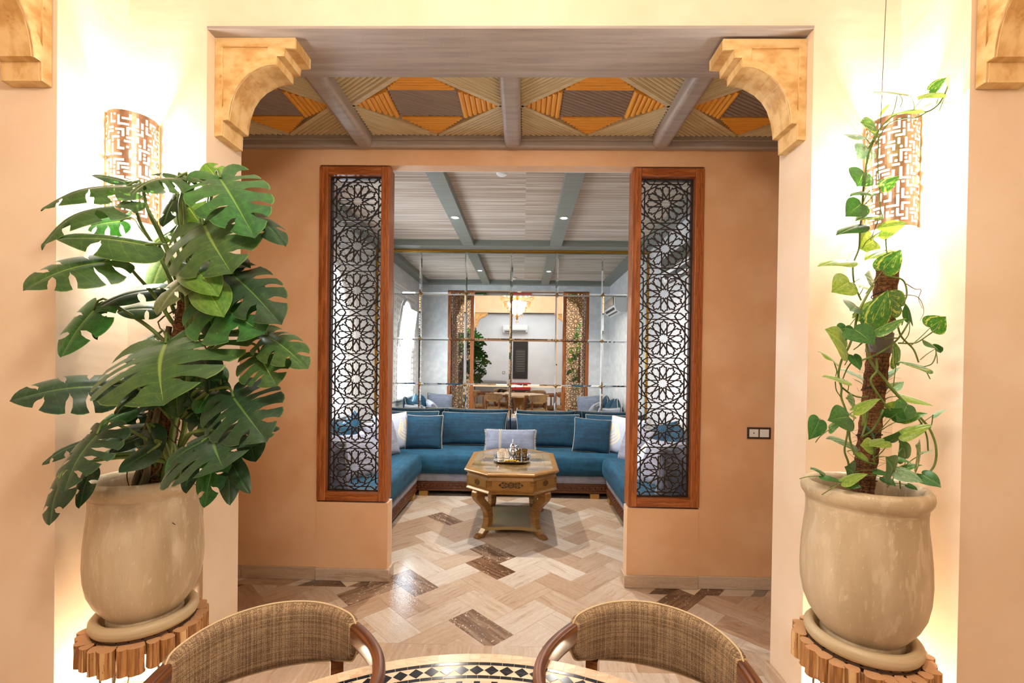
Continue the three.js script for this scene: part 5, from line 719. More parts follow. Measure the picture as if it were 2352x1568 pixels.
{
  seed = 777;
  const o = thing('pothos_plant', 'variegated pothos climbing a coir pole and trailing up past the right sconce', 'plant', [PR[0], TR + 0.47, PR[1]]), origin = o.position.clone(), P = (v) => v.sub(origin);
  mossPole(o, P(V(1.203, 1.0, -1.64)), P(V(1.249, 1.855, -1.60)), 0.033, [0.555, 0.625]);
  const heart = (bx, by, bz, tx, ty, tz, w, m) => {
    const b = P(V(bx, by, bz)), t = P(V(tx, ty, tz)), edge = w < 0.62, n = edge ? V(rnd(-0.2, 0.2), 0.8, 0.45) : V(rnd(-0.25, 0.25), rnd(0.15, 0.5), 0.85); t.z += edge ? 0 : rnd(-0.01, 0.02);
    add('leaf', leafGeo(heartRim, 0, b, t, n, edge ? Math.max(w, 0.5) * 1.45 : Math.min(w * 1.28, 1.45), rnd(0.02, 0.07), edge ? rnd(0.5, 1.0) : rnd(0.1, 0.5), 0.006), POT[m], o);
    const d = t.clone().sub(b).normalize(), e = b.clone().addScaledVector(d, -0.03).add(V(0, -0.018, -0.012)); add('petiole', taper([b.clone().addScaledVector(d, -0.045).add(V(rnd(-0.012, 0.012), -0.035, -0.025)), e, b.clone().addScaledVector(d, 0.003)], 0.0017, 0.0011, 10, 6), M.vineStem, o);
  };
  const vine = (pts, r) => add('vine', taper(pts.map(P), r, r * 0.8, pts.length * 6, 7), r > 0.0036 ? M.vineStem : M.petiole, o);
  heart(1.321, 2.478, -1.660, 1.211, 2.464, -1.630, 0.55, 1);
  heart(1.473, 2.492, -1.640, 1.449, 2.513, -1.610, 1.00, 2);
  heart(1.412, 2.477, -1.640, 1.431, 2.495, -1.610, 0.95, 1);
  heart(1.415, 2.456, -1.620, 1.332, 2.416, -1.590, 0.60, 2);
  heart(1.392, 2.443, -1.680, 1.339, 2.451, -1.650, 1.10, 3);
  heart(1.377, 2.419, -1.660, 1.278, 2.384, -1.630, 0.32, 2);
  heart(1.285, 2.419, -1.700, 1.286, 2.437, -1.670, 1.60, 2);
  heart(1.240, 2.357, -1.660, 1.175, 2.363, -1.630, 1.10, 1);
  heart(1.181, 2.300, -1.620, 1.083, 2.296, -1.590, 0.36, 1);
  heart(1.202, 2.274, -1.640, 1.143, 2.220, -1.610, 0.80, 3);
  heart(1.175, 2.180, -1.620, 1.124, 2.117, -1.590, 0.90, 0);
  heart(1.206, 2.113, -1.580, 1.244, 2.140, -1.550, 0.75, 1);
  heart(1.178, 2.104, -1.600, 1.095, 2.079, -1.570, 0.40, 0);
  heart(1.139, 2.057, -1.580, 1.065, 2.004, -1.550, 0.70, 0);
  heart(1.508, 2.485, -1.720, 1.551, 2.460, -1.690, 0.40, 3);
  heart(1.192, 1.960, -1.560, 1.235, 1.972, -1.530, 0.85, 2);
  heart(1.186, 2.020, -1.580, 1.101, 1.991, -1.550, 0.50, 1);
  heart(1.152, 1.992, -1.600, 1.053, 1.950, -1.570, 0.40, 0);
  heart(1.255, 1.976, -1.620, 1.182, 1.943, -1.590, 0.50, 2);
  heart(1.260, 1.961, -1.680, 1.183, 1.924, -1.650, 0.95, 2);
  heart(1.241, 1.906, -1.600, 1.149, 1.866, -1.570, 0.55, 2);
  heart(1.170, 1.821, -1.520, 1.203, 1.879, -1.490, 0.85, 1);
  heart(1.084, 1.862, -1.560, 0.968, 1.834, -1.530, 0.32, 2);
  heart(1.077, 1.784, -1.540, 0.995, 1.745, -1.510, 0.75, 2);
  heart(1.117, 1.707, -1.560, 1.062, 1.686, -1.530, 1.00, 0);
  heart(1.181, 1.788, -1.620, 1.137, 1.772, -1.590, 0.90, 2);
  heart(1.262, 1.807, -1.680, 1.195, 1.827, -1.650, 0.80, 3);
  heart(1.215, 1.699, -1.500, 1.141, 1.739, -1.470, 0.85, 1);
  heart(1.124, 1.645, -1.500, 1.147, 1.744, -1.470, 0.55, 1);
  heart(1.144, 1.675, -1.600, 1.175, 1.728, -1.570, 0.60, 2);
  heart(1.277, 1.656, -1.540, 1.237, 1.712, -1.510, 0.45, 0);
  heart(1.124, 1.616, -1.480, 1.189, 1.656, -1.450, 0.45, 1);
  heart(1.361, 1.639, -1.560, 1.367, 1.669, -1.530, 1.20, 1);
  heart(1.157, 1.623, -1.540, 1.092, 1.655, -1.510, 0.90, 0);
  heart(1.082, 1.640, -1.560, 1.057, 1.587, -1.530, 0.70, 0);
  heart(1.056, 1.566, -1.520, 0.965, 1.621, -1.490, 0.85, 2);
  heart(1.067, 1.626, -1.500, 1.092, 1.575, -1.470, 1.05, 0);
  heart(1.031, 1.522, -1.540, 0.961, 1.552, -1.510, 0.42, 2);
  heart(1.095, 1.540, -1.540, 1.099, 1.494, -1.510, 0.62, 0);
  heart(1.236, 1.514, -1.540, 1.208, 1.588, -1.510, 0.62, 1);
  heart(1.308, 1.507, -1.520, 1.201, 1.520, -1.490, 0.42, 1);
  heart(1.380, 1.570, -1.560, 1.311, 1.597, -1.530, 0.35, 0);
  heart(1.380, 1.569, -1.560, 1.373, 1.571, -1.530, 0.80, 0);
  heart(1.068, 1.460, -1.540, 0.977, 1.471, -1.510, 0.34, 2);
  heart(1.220, 1.473, -1.680, 1.128, 1.494, -1.650, 0.36, 3);
  heart(1.326, 1.472, -1.700, 1.354, 1.503, -1.670, 0.55, 3);
  heart(1.333, 1.426, -1.680, 1.354, 1.452, -1.650, 0.85, 3);
  heart(1.253, 1.441, -1.700, 1.195, 1.456, -1.670, 0.55, 3);
  heart(1.102, 1.384, -1.540, 1.043, 1.402, -1.510, 0.65, 1);
  heart(1.074, 1.363, -1.500, 1.131, 1.403, -1.470, 0.45, 2);
  heart(1.289, 1.408, -1.580, 1.365, 1.378, -1.550, 0.45, 2);
  heart(1.055, 1.341, -1.500, 0.967, 1.334, -1.470, 0.80, 0);
  heart(0.995, 1.301, -1.500, 1.002, 1.319, -1.470, 0.70, 1);
  heart(1.000, 1.322, -1.560, 0.948, 1.263, -1.530, 0.62, 0);
  heart(1.205, 1.337, -1.520, 1.208, 1.372, -1.490, 1.30, 0);
  heart(1.258, 1.381, -1.520, 1.204, 1.330, -1.490, 0.70, 0);
  heart(1.272, 1.331, -1.560, 1.330, 1.354, -1.530, 0.60, 1);
  heart(1.429, 1.339, -1.620, 1.446, 1.361, -1.590, 0.60, 3);
  heart(1.222, 1.286, -1.500, 1.293, 1.323, -1.470, 0.50, 2);
  heart(1.204, 1.260, -1.520, 1.210, 1.296, -1.490, 1.30, 0);
  heart(1.150, 1.234, -1.620, 1.046, 1.256, -1.590, 0.30, 3);
  heart(1.135, 1.248, -1.500, 1.076, 1.255, -1.470, 0.70, 2);
  heart(1.172, 1.266, -1.500, 1.102, 1.253, -1.470, 0.50, 2);
  heart(1.302, 1.210, -1.520, 1.249, 1.256, -1.490, 1.35, 1);
  heart(1.185, 1.172, -1.480, 1.134, 1.222, -1.450, 0.95, 0);
  heart(1.196, 1.171, -1.480, 1.242, 1.150, -1.450, 0.70, 3);
  heart(1.309, 1.156, -1.520, 1.325, 1.127, -1.490, 0.85, 0);
  heart(1.251, 1.204, -1.560, 1.283, 1.188, -1.530, 0.55, 1);
  heart(1.041, 1.131, -1.500, 1.096, 1.164, -1.470, 0.50, 2);
  heart(1.120, 1.146, -1.560, 1.058, 1.175, -1.530, 0.80, 0);
  heart(1.010, 1.151, -1.560, 0.956, 1.163, -1.530, 0.55, 0);
  heart(1.000, 1.140, -1.540, 1.047, 1.125, -1.510, 0.32, 0);
  heart(1.158, 1.166, -1.520, 1.180, 1.156, -1.490, 0.60, 0);
  heart(1.054, 1.125, -1.500, 1.078, 1.122, -1.470, 0.70, 0);
  heart(1.278, 1.167, -1.560, 1.318, 1.183, -1.530, 0.45, 1);
  heart(1.203, 1.138, -1.540, 1.216, 1.117, -1.510, 0.80, 0);
  heart(1.281, 1.116, -1.540, 1.292, 1.104, -1.510, 0.70, 0);
  heart(1.123, 1.218, -1.540, 1.129, 1.192, -1.510, 0.60, 2);
  heart(1.186, 1.327, -1.600, 1.141, 1.374, -1.570, 0.80, 2);
  heart(1.120, 1.343, -1.580, 1.055, 1.352, -1.550, 0.45, 2);
  heart(1.236, 1.365, -1.560, 1.235, 1.397, -1.530, 0.70, 2);
  heart(1.322, 1.191, -1.600, 1.281, 1.259, -1.570, 0.70, 0);
  heart(1.380, 1.210, -1.600, 1.386, 1.225, -1.570, 0.90, 3);
  heart(1.202, 1.267, -1.600, 1.164, 1.308, -1.570, 0.60, 0);
  vine([V(1.211, 2.265, -1.660), V(1.226, 2.299, -1.660), V(1.263, 2.360, -1.660), V(1.315, 2.404, -1.660), V(1.376, 2.418, -1.660), V(1.418, 2.412, -1.660), V(1.459, 2.438, -1.660), V(1.481, 2.477, -1.660), V(1.491, 2.504, -1.660)], 0.0028);
  vine([V(1.252, 2.304, -1.670), V(1.293, 2.374, -1.670), V(1.346, 2.394, -1.670), V(1.392, 2.397, -1.670), V(1.427, 2.416, -1.670)], 0.0022);
  vine([V(1.305, 2.400, -1.670), V(1.316, 2.436, -1.670), V(1.323, 2.474, -1.670)], 0.0016);
  vine([V(1.215, 2.320, -1.610), V(1.189, 2.260, -1.610), V(1.180, 2.230, -1.610), V(1.169, 2.140, -1.610), V(1.164, 2.049, -1.610), V(1.158, 1.974, -1.610), V(1.156, 1.914, -1.610), V(1.138, 1.861, -1.610), V(1.139, 1.809, -1.610), V(1.147, 1.779, -1.610), V(1.167, 1.734, -1.610)], 0.0034);
  vine([V(1.208, 2.285, -1.600), V(1.207, 2.195, -1.600), V(1.214, 2.121, -1.600), V(1.219, 2.046, -1.600), V(1.228, 2.017, -1.600)], 0.0024);
  vine([V(1.221, 1.963, -1.580), V(1.226, 1.907, -1.580), V(1.230, 1.878, -1.580)], 0.0022);
  vine([V(1.161, 1.776, -1.550), V(1.134, 1.725, -1.550), V(1.113, 1.681, -1.550), V(1.103, 1.623, -1.550), V(1.087, 1.572, -1.550), V(1.062, 1.521, -1.550), V(1.054, 1.470, -1.550), V(1.065, 1.433, -1.550), V(1.064, 1.404, -1.550), V(1.084, 1.346, -1.550), V(1.088, 1.288, -1.550), V(1.079, 1.222, -1.550), V(1.092, 1.183, -1.550), V(1.095, 1.139, -1.550)], 0.0038);
  vine([V(1.138, 1.533, -1.500), V(1.142, 1.493, -1.500), V(1.123, 1.462, -1.500), V(1.152, 1.409, -1.500), V(1.188, 1.365, -1.500)], 0.0036);
  vine([V(1.144, 1.580, -1.550), V(1.159, 1.522, -1.550), V(1.204, 1.467, -1.550), V(1.262, 1.400, -1.550), V(1.320, 1.343, -1.550), V(1.357, 1.300, -1.550), V(1.380, 1.235, -1.550), V(1.374, 1.176, -1.550), V(1.336, 1.135, -1.550)], 0.004);
  vine([V(1.234, 1.449, -1.580), V(1.302, 1.376, -1.580), V(1.349, 1.325, -1.580), V(1.374, 1.273, -1.580), V(1.380, 1.222, -1.580)], 0.003);
  vine([V(1.084, 1.524, -1.490), V(1.128, 1.542, -1.490), V(1.182, 1.578, -1.490), V(1.209, 1.609, -1.490), V(1.233, 1.651, -1.490)], 0.0032);
  vine([V(1.174, 1.705, -1.500), V(1.203, 1.642, -1.500), V(1.217, 1.604, -1.500), V(1.257, 1.562, -1.500), V(1.274, 1.521, -1.500)], 0.003);
  vine([V(1.135, 1.612, -1.480), V(1.144, 1.598, -1.480), V(1.194, 1.597, -1.480)], 0.0026);
  vine([V(1.225, 1.583, -1.520), V(1.280, 1.585, -1.520), V(1.317, 1.609, -1.520), V(1.345, 1.631, -1.520), V(1.360, 1.652, -1.520)], 0.0026);
  vine([V(1.317, 1.507, -1.530), V(1.342, 1.517, -1.530), V(1.355, 1.550, -1.530), V(1.353, 1.569, -1.530)], 0.002);
  vine([V(1.155, 1.815, -1.500), V(1.165, 1.800, -1.500), V(1.219, 1.784, -1.500), V(1.231, 1.733, -1.500), V(1.215, 1.705, -1.500)], 0.003);
  vine([V(1.053, 1.344, -1.500), V(1.057, 1.309, -1.500), V(1.061, 1.267, -1.500), V(1.080, 1.218, -1.500), V(1.115, 1.197, -1.500), V(1.143, 1.190, -1.500)], 0.0034);
  vine([V(1.117, 1.380, -1.500), V(1.114, 1.352, -1.500), V(1.110, 1.317, -1.500), V(1.099, 1.281, -1.500)], 0.0034);
  vine([V(1.182, 1.365, -1.520), V(1.162, 1.322, -1.520), V(1.142, 1.293, -1.520), V(1.114, 1.274, -1.520)], 0.0034);
  vine([V(1.068, 1.433, -1.550), V(1.097, 1.412, -1.550), V(1.126, 1.402, -1.550), V(1.155, 1.406, -1.550)], 0.003);
  vine([V(1.105, 1.543, -1.550), V(1.099, 1.524, -1.550), V(1.083, 1.499, -1.550), V(1.063, 1.448, -1.550)], 0.0024);
  vine([V(1.031, 1.522, -1.540), V(1.046, 1.477, -1.540), V(1.055, 1.455, -1.540)], 0.0018);
  vine([V(1.037, 1.454, -1.540), V(1.041, 1.426, -1.540), V(1.056, 1.402, -1.540)], 0.0018);
  vine([V(1.411, 1.343, -1.600), V(1.408, 1.313, -1.600), V(1.402, 1.293, -1.600)], 0.0018);
  vine([V(1.137, 1.247, -1.500), V(1.140, 1.197, -1.500), V(1.145, 1.192, -1.500)], 0.0024);
  vine([V(1.243, 1.281, -1.520), V(1.235, 1.259, -1.520), V(1.248, 1.252, -1.520), V(1.232, 1.223, -1.520)], 0.0024);
  vine([V(1.117, 1.797, -1.550), V(1.090, 1.783, -1.550), V(1.083, 1.785, -1.550)], 0.0012);
  vine([V(1.204, 1.168, -1.500), V(1.220, 1.143, -1.500), V(1.225, 1.112, -1.500)], 0.0024);
  vine([V(1.142, 2.054, -1.580), V(1.163, 2.098, -1.580), V(1.184, 2.110, -1.580)], 0.0016);
  vine([V(1.219, 2.032, -1.600), V(1.188, 1.939, -1.600)], 0.0016);
  vine([V(1.110, 1.857, -1.570), V(1.095, 1.851, -1.570), V(1.088, 1.862, -1.570)], 0.0014);
  for (const pts of [[V(1.271, 1.782, -1.55), V(1.30, 1.765, -1.55), V(1.319, 1.763, -1.55), V(1.312, 1.734, -1.55), V(1.325, 1.70, -1.55)], [V(1.25, 1.74, -1.55), V(1.28, 1.745, -1.55), V(1.312, 1.736, -1.55), V(1.33, 1.69, -1.55), V(1.318, 1.66, -1.55)]]) add('aerial_root', taper(pts.map(P), 0.0016, 0.0006, 24, 5), M.oldStem, o);
  const th = thing('hanging_thread', 'thin dark thread hanging from above down to the pothos tip', 'thread', [1.338, 2.878, -1.75]);
  add('strand', tube([V(0.16, 1.272, -0.16), V(0, 0, 0), V(-0.066, -0.535, 0.072)], 0.0011, 8, 5), STD({ color: 0x3d3a40, roughness: 0.7 }), th);
}
// ---------------------------------------------------------------- dining table and chairs
const TC = [-0.085, -0.435], TRAD = 0.74;
M.marbleCream = PHY({ map: rep(tex(512, (i, u, v) => { const n = at(N1, u, v), k = at(N2, u, v), s = at(NX, u, v); return mix(mix([226, 204, 172], [206, 176, 142], sm(0.35, 0.65, n * 0.6 + s * 0.4)), [190, 150, 112], sm(0.62, 0.75, k) * 0.4); }), 3), roughness: 0.3, clearcoat: 0.15, clearcoatRoughness: 0.2 });
M.marbleBlack = PHY({ map: rep(tex(256, (i, u, v) => { const n = at(N2, u, v), w = at(NX2, u + at(N1, u, v) * 0.2, v); return mix([24, 25, 31], [52, 52, 60], sm(0.55, 0.8, n * 0.5 + w * 0.5)); }), 3), roughness: 0.14 });
{
  const o = thing('dining_table', 'round marble table with a black diamond mosaic border, its rim between the chairs', 'table', [TC[0], 0, TC[1]]);
  add('table_top', metric(lathe([[0, 0.718], [TRAD - 0.03, 0.718], [TRAD - 0.008, 0.722], [TRAD, 0.732], [TRAD, 0.742], [TRAD - 0.004, 0.7485], [TRAD - 0.008, 0.7493], [0, 0.7493]], 160), 1), M.marbleCream, o);
  add('pedestal', lathe([[0, 0.718], [0.22, 0.718], [0.2, 0.68], [0.13, 0.6], [0.105, 0.45], [0.11, 0.25], [0.16, 0.1], [0.3, 0.04], [0.31, 0.0], [0, 0]], 40), STD({ color: 0x9a7448, roughness: 0.35 }), o);
  const seg = (r0, r1, a0, a1, y, n = 2) => { const s = new THREE.Shape(); for (let i = 0; i <= n; i++) { const a = a0 + (a1 - a0) * i / n; i ? s.lineTo(Math.cos(a) * r1, Math.sin(a) * r1) : s.moveTo(Math.cos(a) * r1, Math.sin(a) * r1); } for (let i = n; i >= 0; i--) { const a = a0 + (a1 - a0) * i / n; s.lineTo(Math.cos(a) * r0, Math.sin(a) * r0); } const g = new THREE.ExtrudeGeometry(s, { depth: 0.0012, bevelEnabled: false }); g.rotateX(-Math.PI / 2); return metric(g.translate(0, y, 0), 1, rnd(), rnd()); };
  const rest = { b: [], c: [] };
  const ring = (n, d0, d1, m, gap, name) => { for (let i = 0; i < n; i++) { const a0 = i / n * Math.PI * 2, a1 = (i + 1) / n * Math.PI * 2, mid = (a0 + a1) / 2 - Math.PI / 2, g = seg(TRAD - d1, TRAD - d0, a0 + gap, a1 - gap, 0.7489), near = Math.abs(Math.atan2(Math.sin(mid), Math.cos(mid))) < 0.62; if (near) add(name, g, m, o); else rest[m === M.marbleBlack ? 'b' : 'c'].push(g); } };
  ring(170, 0.0045, 0.0365, M.marbleCream, 0.0005, 'mosaic_rim_piece'); ring(150, 0.038, 0.0475, M.marbleBlack, 0.0006, 'mosaic_bar'); ring(150, 0.0855, 0.095, M.marbleBlack, 0.0006, 'mosaic_bar');
  const N = 116; for (let i = 0; i < N; i++) { const a = (i + 0.5) / N * Math.PI * 2, r = TRAD - 0.0665, g = prism([[0, -0.0165], [0.0172, 0], [0, 0.0165], [-0.0172, 0]], 0.0012); g.rotateX(-Math.PI / 2); g.rotateY(a + Math.PI / 2).translate(Math.cos(a) * r, 0.7489, -Math.sin(a) * r); metric(g); const mid = a - Math.PI / 2; if (Math.abs(Math.atan2(Math.sin(mid), Math.cos(mid))) < 0.62) add('mosaic_diamond', metric(g), M.marbleBlack, o); else rest.b.push(g); }
  for (let i = 0; i < 96; i++) { const a0 = (i + 0.15) / 96 * Math.PI * 2, a1 = (i + 0.5) / 96 * Math.PI * 2, mid = (a0 + a1) / 2 - Math.PI / 2, g = seg(TRAD - 0.124, TRAD - 0.106, a0, a1, 0.7489, 1); if (Math.abs(Math.atan2(Math.sin(mid), Math.cos(mid))) < 0.4) add('mosaic_square', g, M.marbleBlack, o); else rest.b.push(g); }
  add('mosaic_field', rest.b, M.marbleBlack, o).userData.kind = 'stuff'; add('mosaic_field', rest.c, M.marbleCream, o).userData.kind = 'stuff';
}
M.linen = STD({ map: rep(tex(512, (i, u, v) => { const x = Math.floor(u * 128), y = Math.floor(v * 128), over = (x + y) % 2, wx = hash(x, 3, 5), wy = hash(5, y, 9), j = hash(x, y, 17), b = at(N2, u * 2, v * 0.3), d = at(N2, u * 0.3, v * 2); const t = over ? wx * 0.55 + b * 0.45 : wy * 0.55 + d * 0.45; return mix([176, 148, 112], [106, 82, 58], sm(0.25, 0.75, t * 0.8 + j * 0.2)); }), 3.2), roughness: 0.95, bumpMap: rep(tex(512, (i, u, v) => { const x = u * 128, y = v * 128; return [128 + 70 * Math.sin(x * Math.PI * 2) * Math.sin(y * Math.PI * 2) + 50 * (at(N3, u, v) - 0.5)]; }, false), 3.2), bumpScale: 0.0016 });
M.walnut = STD({ map: rep(tex(512, (i, u, v) => mix([128, 76, 38], [78, 42, 20], sm(0.3, 0.7, at(NX, u, v) * 0.7 + at(NX2, u, v) * 0.3))), 2), roughness: 0.32 });
const chairProto = (() => {
  const o = thing('dining_chair', 'curved linen-backed walnut dining chair at the table rim, the left of the front two', 'chair', [-0.605, 0, -1.07], 26 * D2R, undefined);
  const R = 0.237, A = 69 * D2R, th = 0.019;
  // upholstered band: superelliptic outline wrapped round the back
  const face = (s) => sheet(48, 14, (u, v) => { const q = s > 0 ? u : 1 - u, a = (q * 2 - 1) * A, e = Math.abs(q * 2 - 1), hh = (0.093 - 0.037 * e ** 2) * (1 - Math.max(0, (e - 0.86) / 0.14) ** 2.4 * 0.86), yc = 0.711 + 0.016 * e ** 2, w = v * 2 - 1, bulge = th * Math.max(0, 1 - w ** 6) ** 0.5 * Math.max(0, 1 - e ** 24) ** 0.5, r = R + s * bulge; return [Math.sin(a) * r, yc + w * hh, -Math.cos(a) * r, a * R, yc + w * hh]; });
  add('backrest', [smooth(face(1)), smooth(face(-1))].map((g) => g), M.linen, o);
  const seamPts = []; for (let i = 0; i <= 80; i++) { const q = (i / 40 - 1), s = q < 0 ? 1 : -1, p = q < 0 ? -q * 2 - 1 : 1 - q * 2, a = (i <= 40 ? (i / 40 * 2 - 1) : ((80 - i) / 40 * 2 - 1)), e = Math.abs(a), hh = (0.093 - 0.037 * e ** 2) * (1 - Math.max(0, (e - 0.86) / 0.14) ** 2.4 * 0.86), w = i <= 40 ? 1 : -1; seamPts.push(V(Math.sin(a * A) * R, 0.711 + 0.016 * e ** 2 + w * hh, -Math.cos(a * A) * R)); }
  add('piping', tube(seamPts.slice(0, -1), 0.0028, 160, 5, true), STD({ color: 0xcbb28a, roughness: 0.9 }), o);
  const prof = (pts, h, t) => { const g = sheet(pts.length - 1, 20, (u, v) => { const i = Math.min(pts.length - 1, Math.round(u * (pts.length - 1))), p = pts[i], n = pts[Math.min(pts.length - 1, i + 1)], b = pts[Math.max(0, i - 1)], d = n.clone().sub(b).setY(0).normalize(), o2 = V(-d.z, 0, d.x), k = v * Math.PI * 2, c = Math.cos(k), s = Math.sin(k), f = (x) => Math.sign(x) * Math.abs(x) ** 0.55; return [p.x + o2.x * f(c) * t, p.y + f(s) * h, p.z + o2.z * f(c) * t, i * 0.02, v * 0.15]; }); return smooth(plain(g)); };
  for (const s of [-1, 1]) { const pts = []; for (let i = 0; i <= 26; i++) { const t = i / 26, a = s * (59 + t * 98) * D2R, r = R + 0.045 * sm(0.1, 0.8, t); pts.push(V(Math.sin(a) * r * (1 - 0.0 * t), 0.742 - 0.006 * t, -Math.cos(a) * r)); } add('arm', prof(pts, 0.030, 0.016), M.walnut, o); add('arm_cap', new THREE.SphereGeometry(0.02, 12, 8).scale(0.8, 1.45, 0.8).translate(pts[26].x, pts[26].y, pts[26].z), M.walnut, o);
    add('brass_bracket', metric(rbox(s * 0.272 - 0.012, s * 0.272 + 0.012, 0.692, 0.712, 0.03, 0.075, 0.004)), M.gold, o);
    for (const [x, z] of [[0.268, 0.06], [0.175, -0.175]]) add('leg', metric(bar(V(s * x, 0, z * 1.05), V(s * x * 0.985, z > 0 ? 0.715 : 0.64, z), 0.034, 0.036)), M.walnut, o); }
  const seat = smooth(plain(sheet(48, 10, (u, v) => { const a = u * Math.PI * 2, q = [[0.001, 0.402], [0.22, 0.402], [0.238, 0.408], [0.245, 0.422], [0.246, 0.44], [0.24, 0.456], [0.225, 0.466], [0.19, 0.472], [0.12, 0.476], [0.05, 0.477], [0.001, 0.477]][Math.round(v * 10)]; return [Math.cos(a) * q[0] * 0.96, q[1], -Math.sin(a) * q[0] * 0.92, Math.cos(a) * q[0], Math.sin(a) * q[0]]; })));
  add('seat', seat, M.linen, o); add('seat_rail', lathe([[0.235, 0.37], [0.245, 0.372], [0.246, 0.402], [0.23, 0.404], [0.225, 0.37], [0.235, 0.37]], 40), M.walnut, o);
  return o;
})();
const toTable = (x, z) => Math.atan2(TC[0] - x, TC[1] - z);
copyOf(chairProto, 'dining_chair', 'curved linen-backed walnut dining chair at the table rim, the right of the front two', [0.318, 0, -1.115], -20 * D2R);
copyOf(chairProto, 'dining_chair', 'dining chair at the camera side of the table, left of the two in the mirror', [-0.5, 0, 0.36], toTable(-0.5, 0.36));
copyOf(chairProto, 'dining_chair', 'dining chair at the camera side of the table, right of the two in the mirror', [0.36, 0, 0.36], toTable(0.36, 0.36));
copyOf(chairProto, 'dining_chair', 'dining chair side-on at the left end of the mirrored table', [-0.98, 0, -0.36], toTable(-0.98, -0.36));
copyOf(chairProto, 'dining_chair', 'dining chair side-on at the right end of the mirrored table', [0.8, 0, -0.36], toTable(0.8, -0.36));
{
  const o = thing('strap_bundle', 'black strap bundle lying on the mirrored dining table', 'strap', [-0.52, 0.7505, -0.22]); seed = 31;
  for (let k = 0; k < 3; k++) { const p = []; for (let i = 0; i < 14; i++) { const a = i / 14 * Math.PI * 2; p.push(V(Math.cos(a) * (0.09 + 0.03 * Math.sin(a * 3 + k)), 0.028 + k * 0.016 + 0.015 * Math.sin(a * 2 + k * 2), Math.sin(a) * (0.055 + 0.02 * Math.cos(a * 2 + k)))); } add('strap', tube(p, 0.013, 60, 6, true), STD({ color: 0x16161a, roughness: 0.8 }), o); }
}
// ---------------------------------------------------------------- chandelier over the table (seen in the mirrors)
{
  const cx = -0.18, cz = -0.37, o = thing('chandelier', 'tiered crystal chandelier glowing warm in the mirror', 'chandelier', [cx, 2.46, cz]); seed = 5;
  const crystal = PHY({ color: 0xfff4e2, roughness: 0, transmission: 1, thickness: 0, ior: 1.55 }), drops = [], tiers = [[0.40, 0.78, 44, 0.11], [0.40, 0.62, 44, 0.11], [0.33, 0.46, 36, 0.1], [0.24, 0.32, 26, 0.09], [0.14, 0.2, 16, 0.08]];
  for (const [r, y, n, h] of tiers) { add('tier_ring', new THREE.TorusGeometry(r, 0.008, 6, 48).rotateX(Math.PI / 2).translate(0, y + 0.06, 0), M.gold, o); for (let i = 0; i < n; i++) { const a = i / n * 6.283 + y, g = new THREE.OctahedronGeometry(0.018); g.scale(0.8, h / 0.036, 0.8); g.rotateY(a); drops.push(g.translate(Math.cos(a) * r, y, Math.sin(a) * r)); } }
  add('crystal_drops', drops, crystal, o).userData.kind = 'stuff';
  add('finial', new THREE.SphereGeometry(0.04, 16, 12).translate(0, 0.05, 0), crystal, o);
  add('column', lathe([[0, 0.1], [0.02, 0.1], [0.03, 0.2], [0.015, 0.35], [0.03, 0.6], [0.015, 0.9], [0.012, 1.69], [0, 1.69]], 16), M.gold, o);
  const glow = GLOW(new THREE.Color(1.0, 0.82, 0.58), 14); for (let i = 0; i < 22; i++) { const a = i / (i < 14 ? 14 : 8) * 6.283, r = i < 14 ? 0.33 : 0.2; add('bulb', new THREE.SphereGeometry(0.03, 10, 8).scale(0.8, 1.7, 0.8).translate(Math.cos(a) * r, i < 14 ? 0.74 : 0.5, Math.sin(a) * r), glow, o); }
}
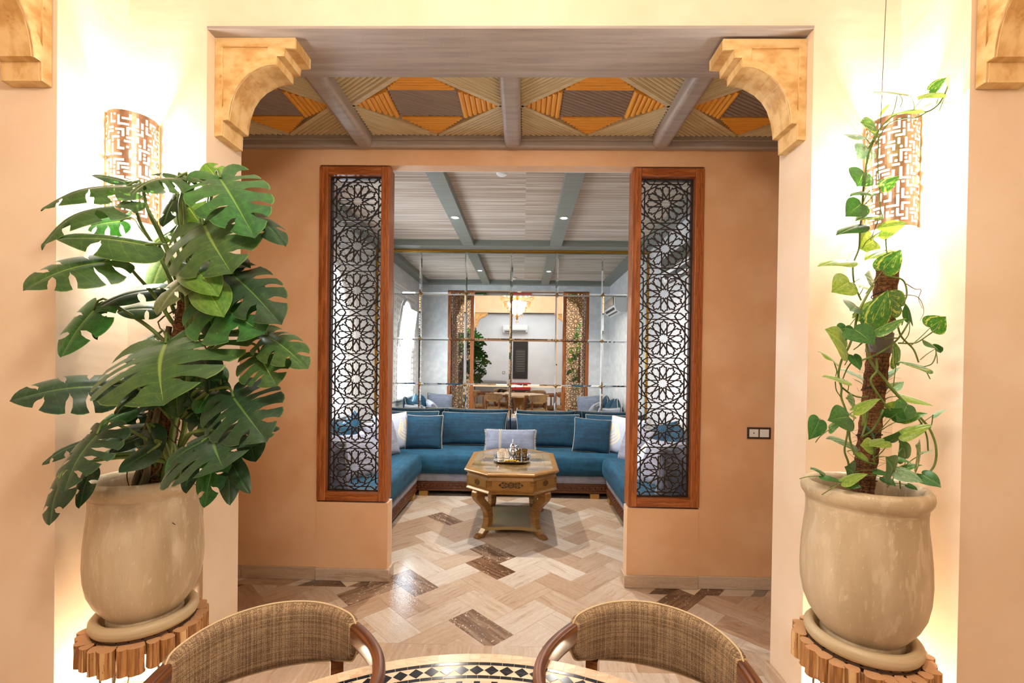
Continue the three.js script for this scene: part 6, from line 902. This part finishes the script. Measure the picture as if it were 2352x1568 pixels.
// ---------------------------------------------------------------- things in the bright room, seen only in the mirrors
airCon('white wall air conditioner mirrored beyond the chandelier', [-0.3, 2.66, 4.198], -Math.PI / 2 + Math.PI, M.whitePaint);
{
  const o = thing('wall_hanging', 'dark framed hanging with rows of pale script, mirrored above the red chest', 'wall hanging', [-0.1, 0.95, 4.17]);
  add('panel', rbox(-0.26, 0.26, 0, 1.35, 0, 0.03, 0.004), STD({ color: 0x2a2522, roughness: 0.7 }), o);
  const print = canvasTex(256, 512, (c, w, h) => { c.fillStyle = '#3b3632'; c.fillRect(0, 0, w, h); c.strokeStyle = '#8f8a80'; c.lineWidth = 5; for (let y = 40; y < h; y += 58) { c.beginPath(); for (let x = 20; x < w - 20; x += 6) { const q = y + 12 * Math.sin(x * 0.21 + y) * Math.sin(x * 0.07 + y * 2); x === 20 ? c.moveTo(x, q) : c.lineTo(x, q); } c.stroke(); } c.strokeStyle = '#6d675f'; c.strokeRect(6, 6, w - 12, h - 12); });
  const g = new THREE.PlaneGeometry(0.32, 0.74); g.rotateY(Math.PI).translate(0, 0.62, -0.001); add('print', g, STD({ map: print, roughness: 0.7 }), o);
  const s = thing('red_chest', 'low dark chest with a red top, mirrored under the dark hanging', 'chest', [-0.1, 0, 3.9]); add('body', rbox(-0.36, 0.36, 0.02, 0.62, -0.2, 0.2, 0.012), STD({ color: 0x241c1a, roughness: 0.5 }), s); add('cloth', rbox(-0.37, 0.37, 0.615, 0.82, -0.205, 0.205, 0.02), STD({ color: 0xb8322c, roughness: 0.8 }), s);
  const d = thing('grey_sofa', 'grey corner sofa mirrored behind the left dining chairs', 'sofa', [-1.35, 0, 3.6]); add('seat', softBox(-0.8, 0.8, 0.1, 0.44, -0.35, 0.45, 0.05, 0.01, 0), STD({ color: 0x8a8580, roughness: 0.9 }), d); add('back', softBox(-0.8, 0.8, 0.44, 0.9, 0.25, 0.45, 0.05, 0.01, 0), STD({ color: 0x8a8580, roughness: 0.9 }), d); for (const x of [-0.7, 0.7]) for (const z of [-0.28, 0.38]) add('leg', new THREE.CylinderGeometry(0.022, 0.018, 0.1, 10).translate(x, 0.05, z), M.walnut, d);
  const w = thing('wall_switch', 'small switch plate on the white wall, mirrored left of the dark hanging', 'switch', [-0.66, 1.18, 4.192]); add('plate', rbox(-0.045, 0.045, -0.045, 0.045, 0, 0.008, 0.003), STD({ color: 0x57544f, roughness: 0.4 }), w); add('rocker', rbox(-0.03, 0.03, -0.03, 0.03, -0.004, 0.004, 0.003), M.whitePaint, w);
}
renderer.render(scene, camera);
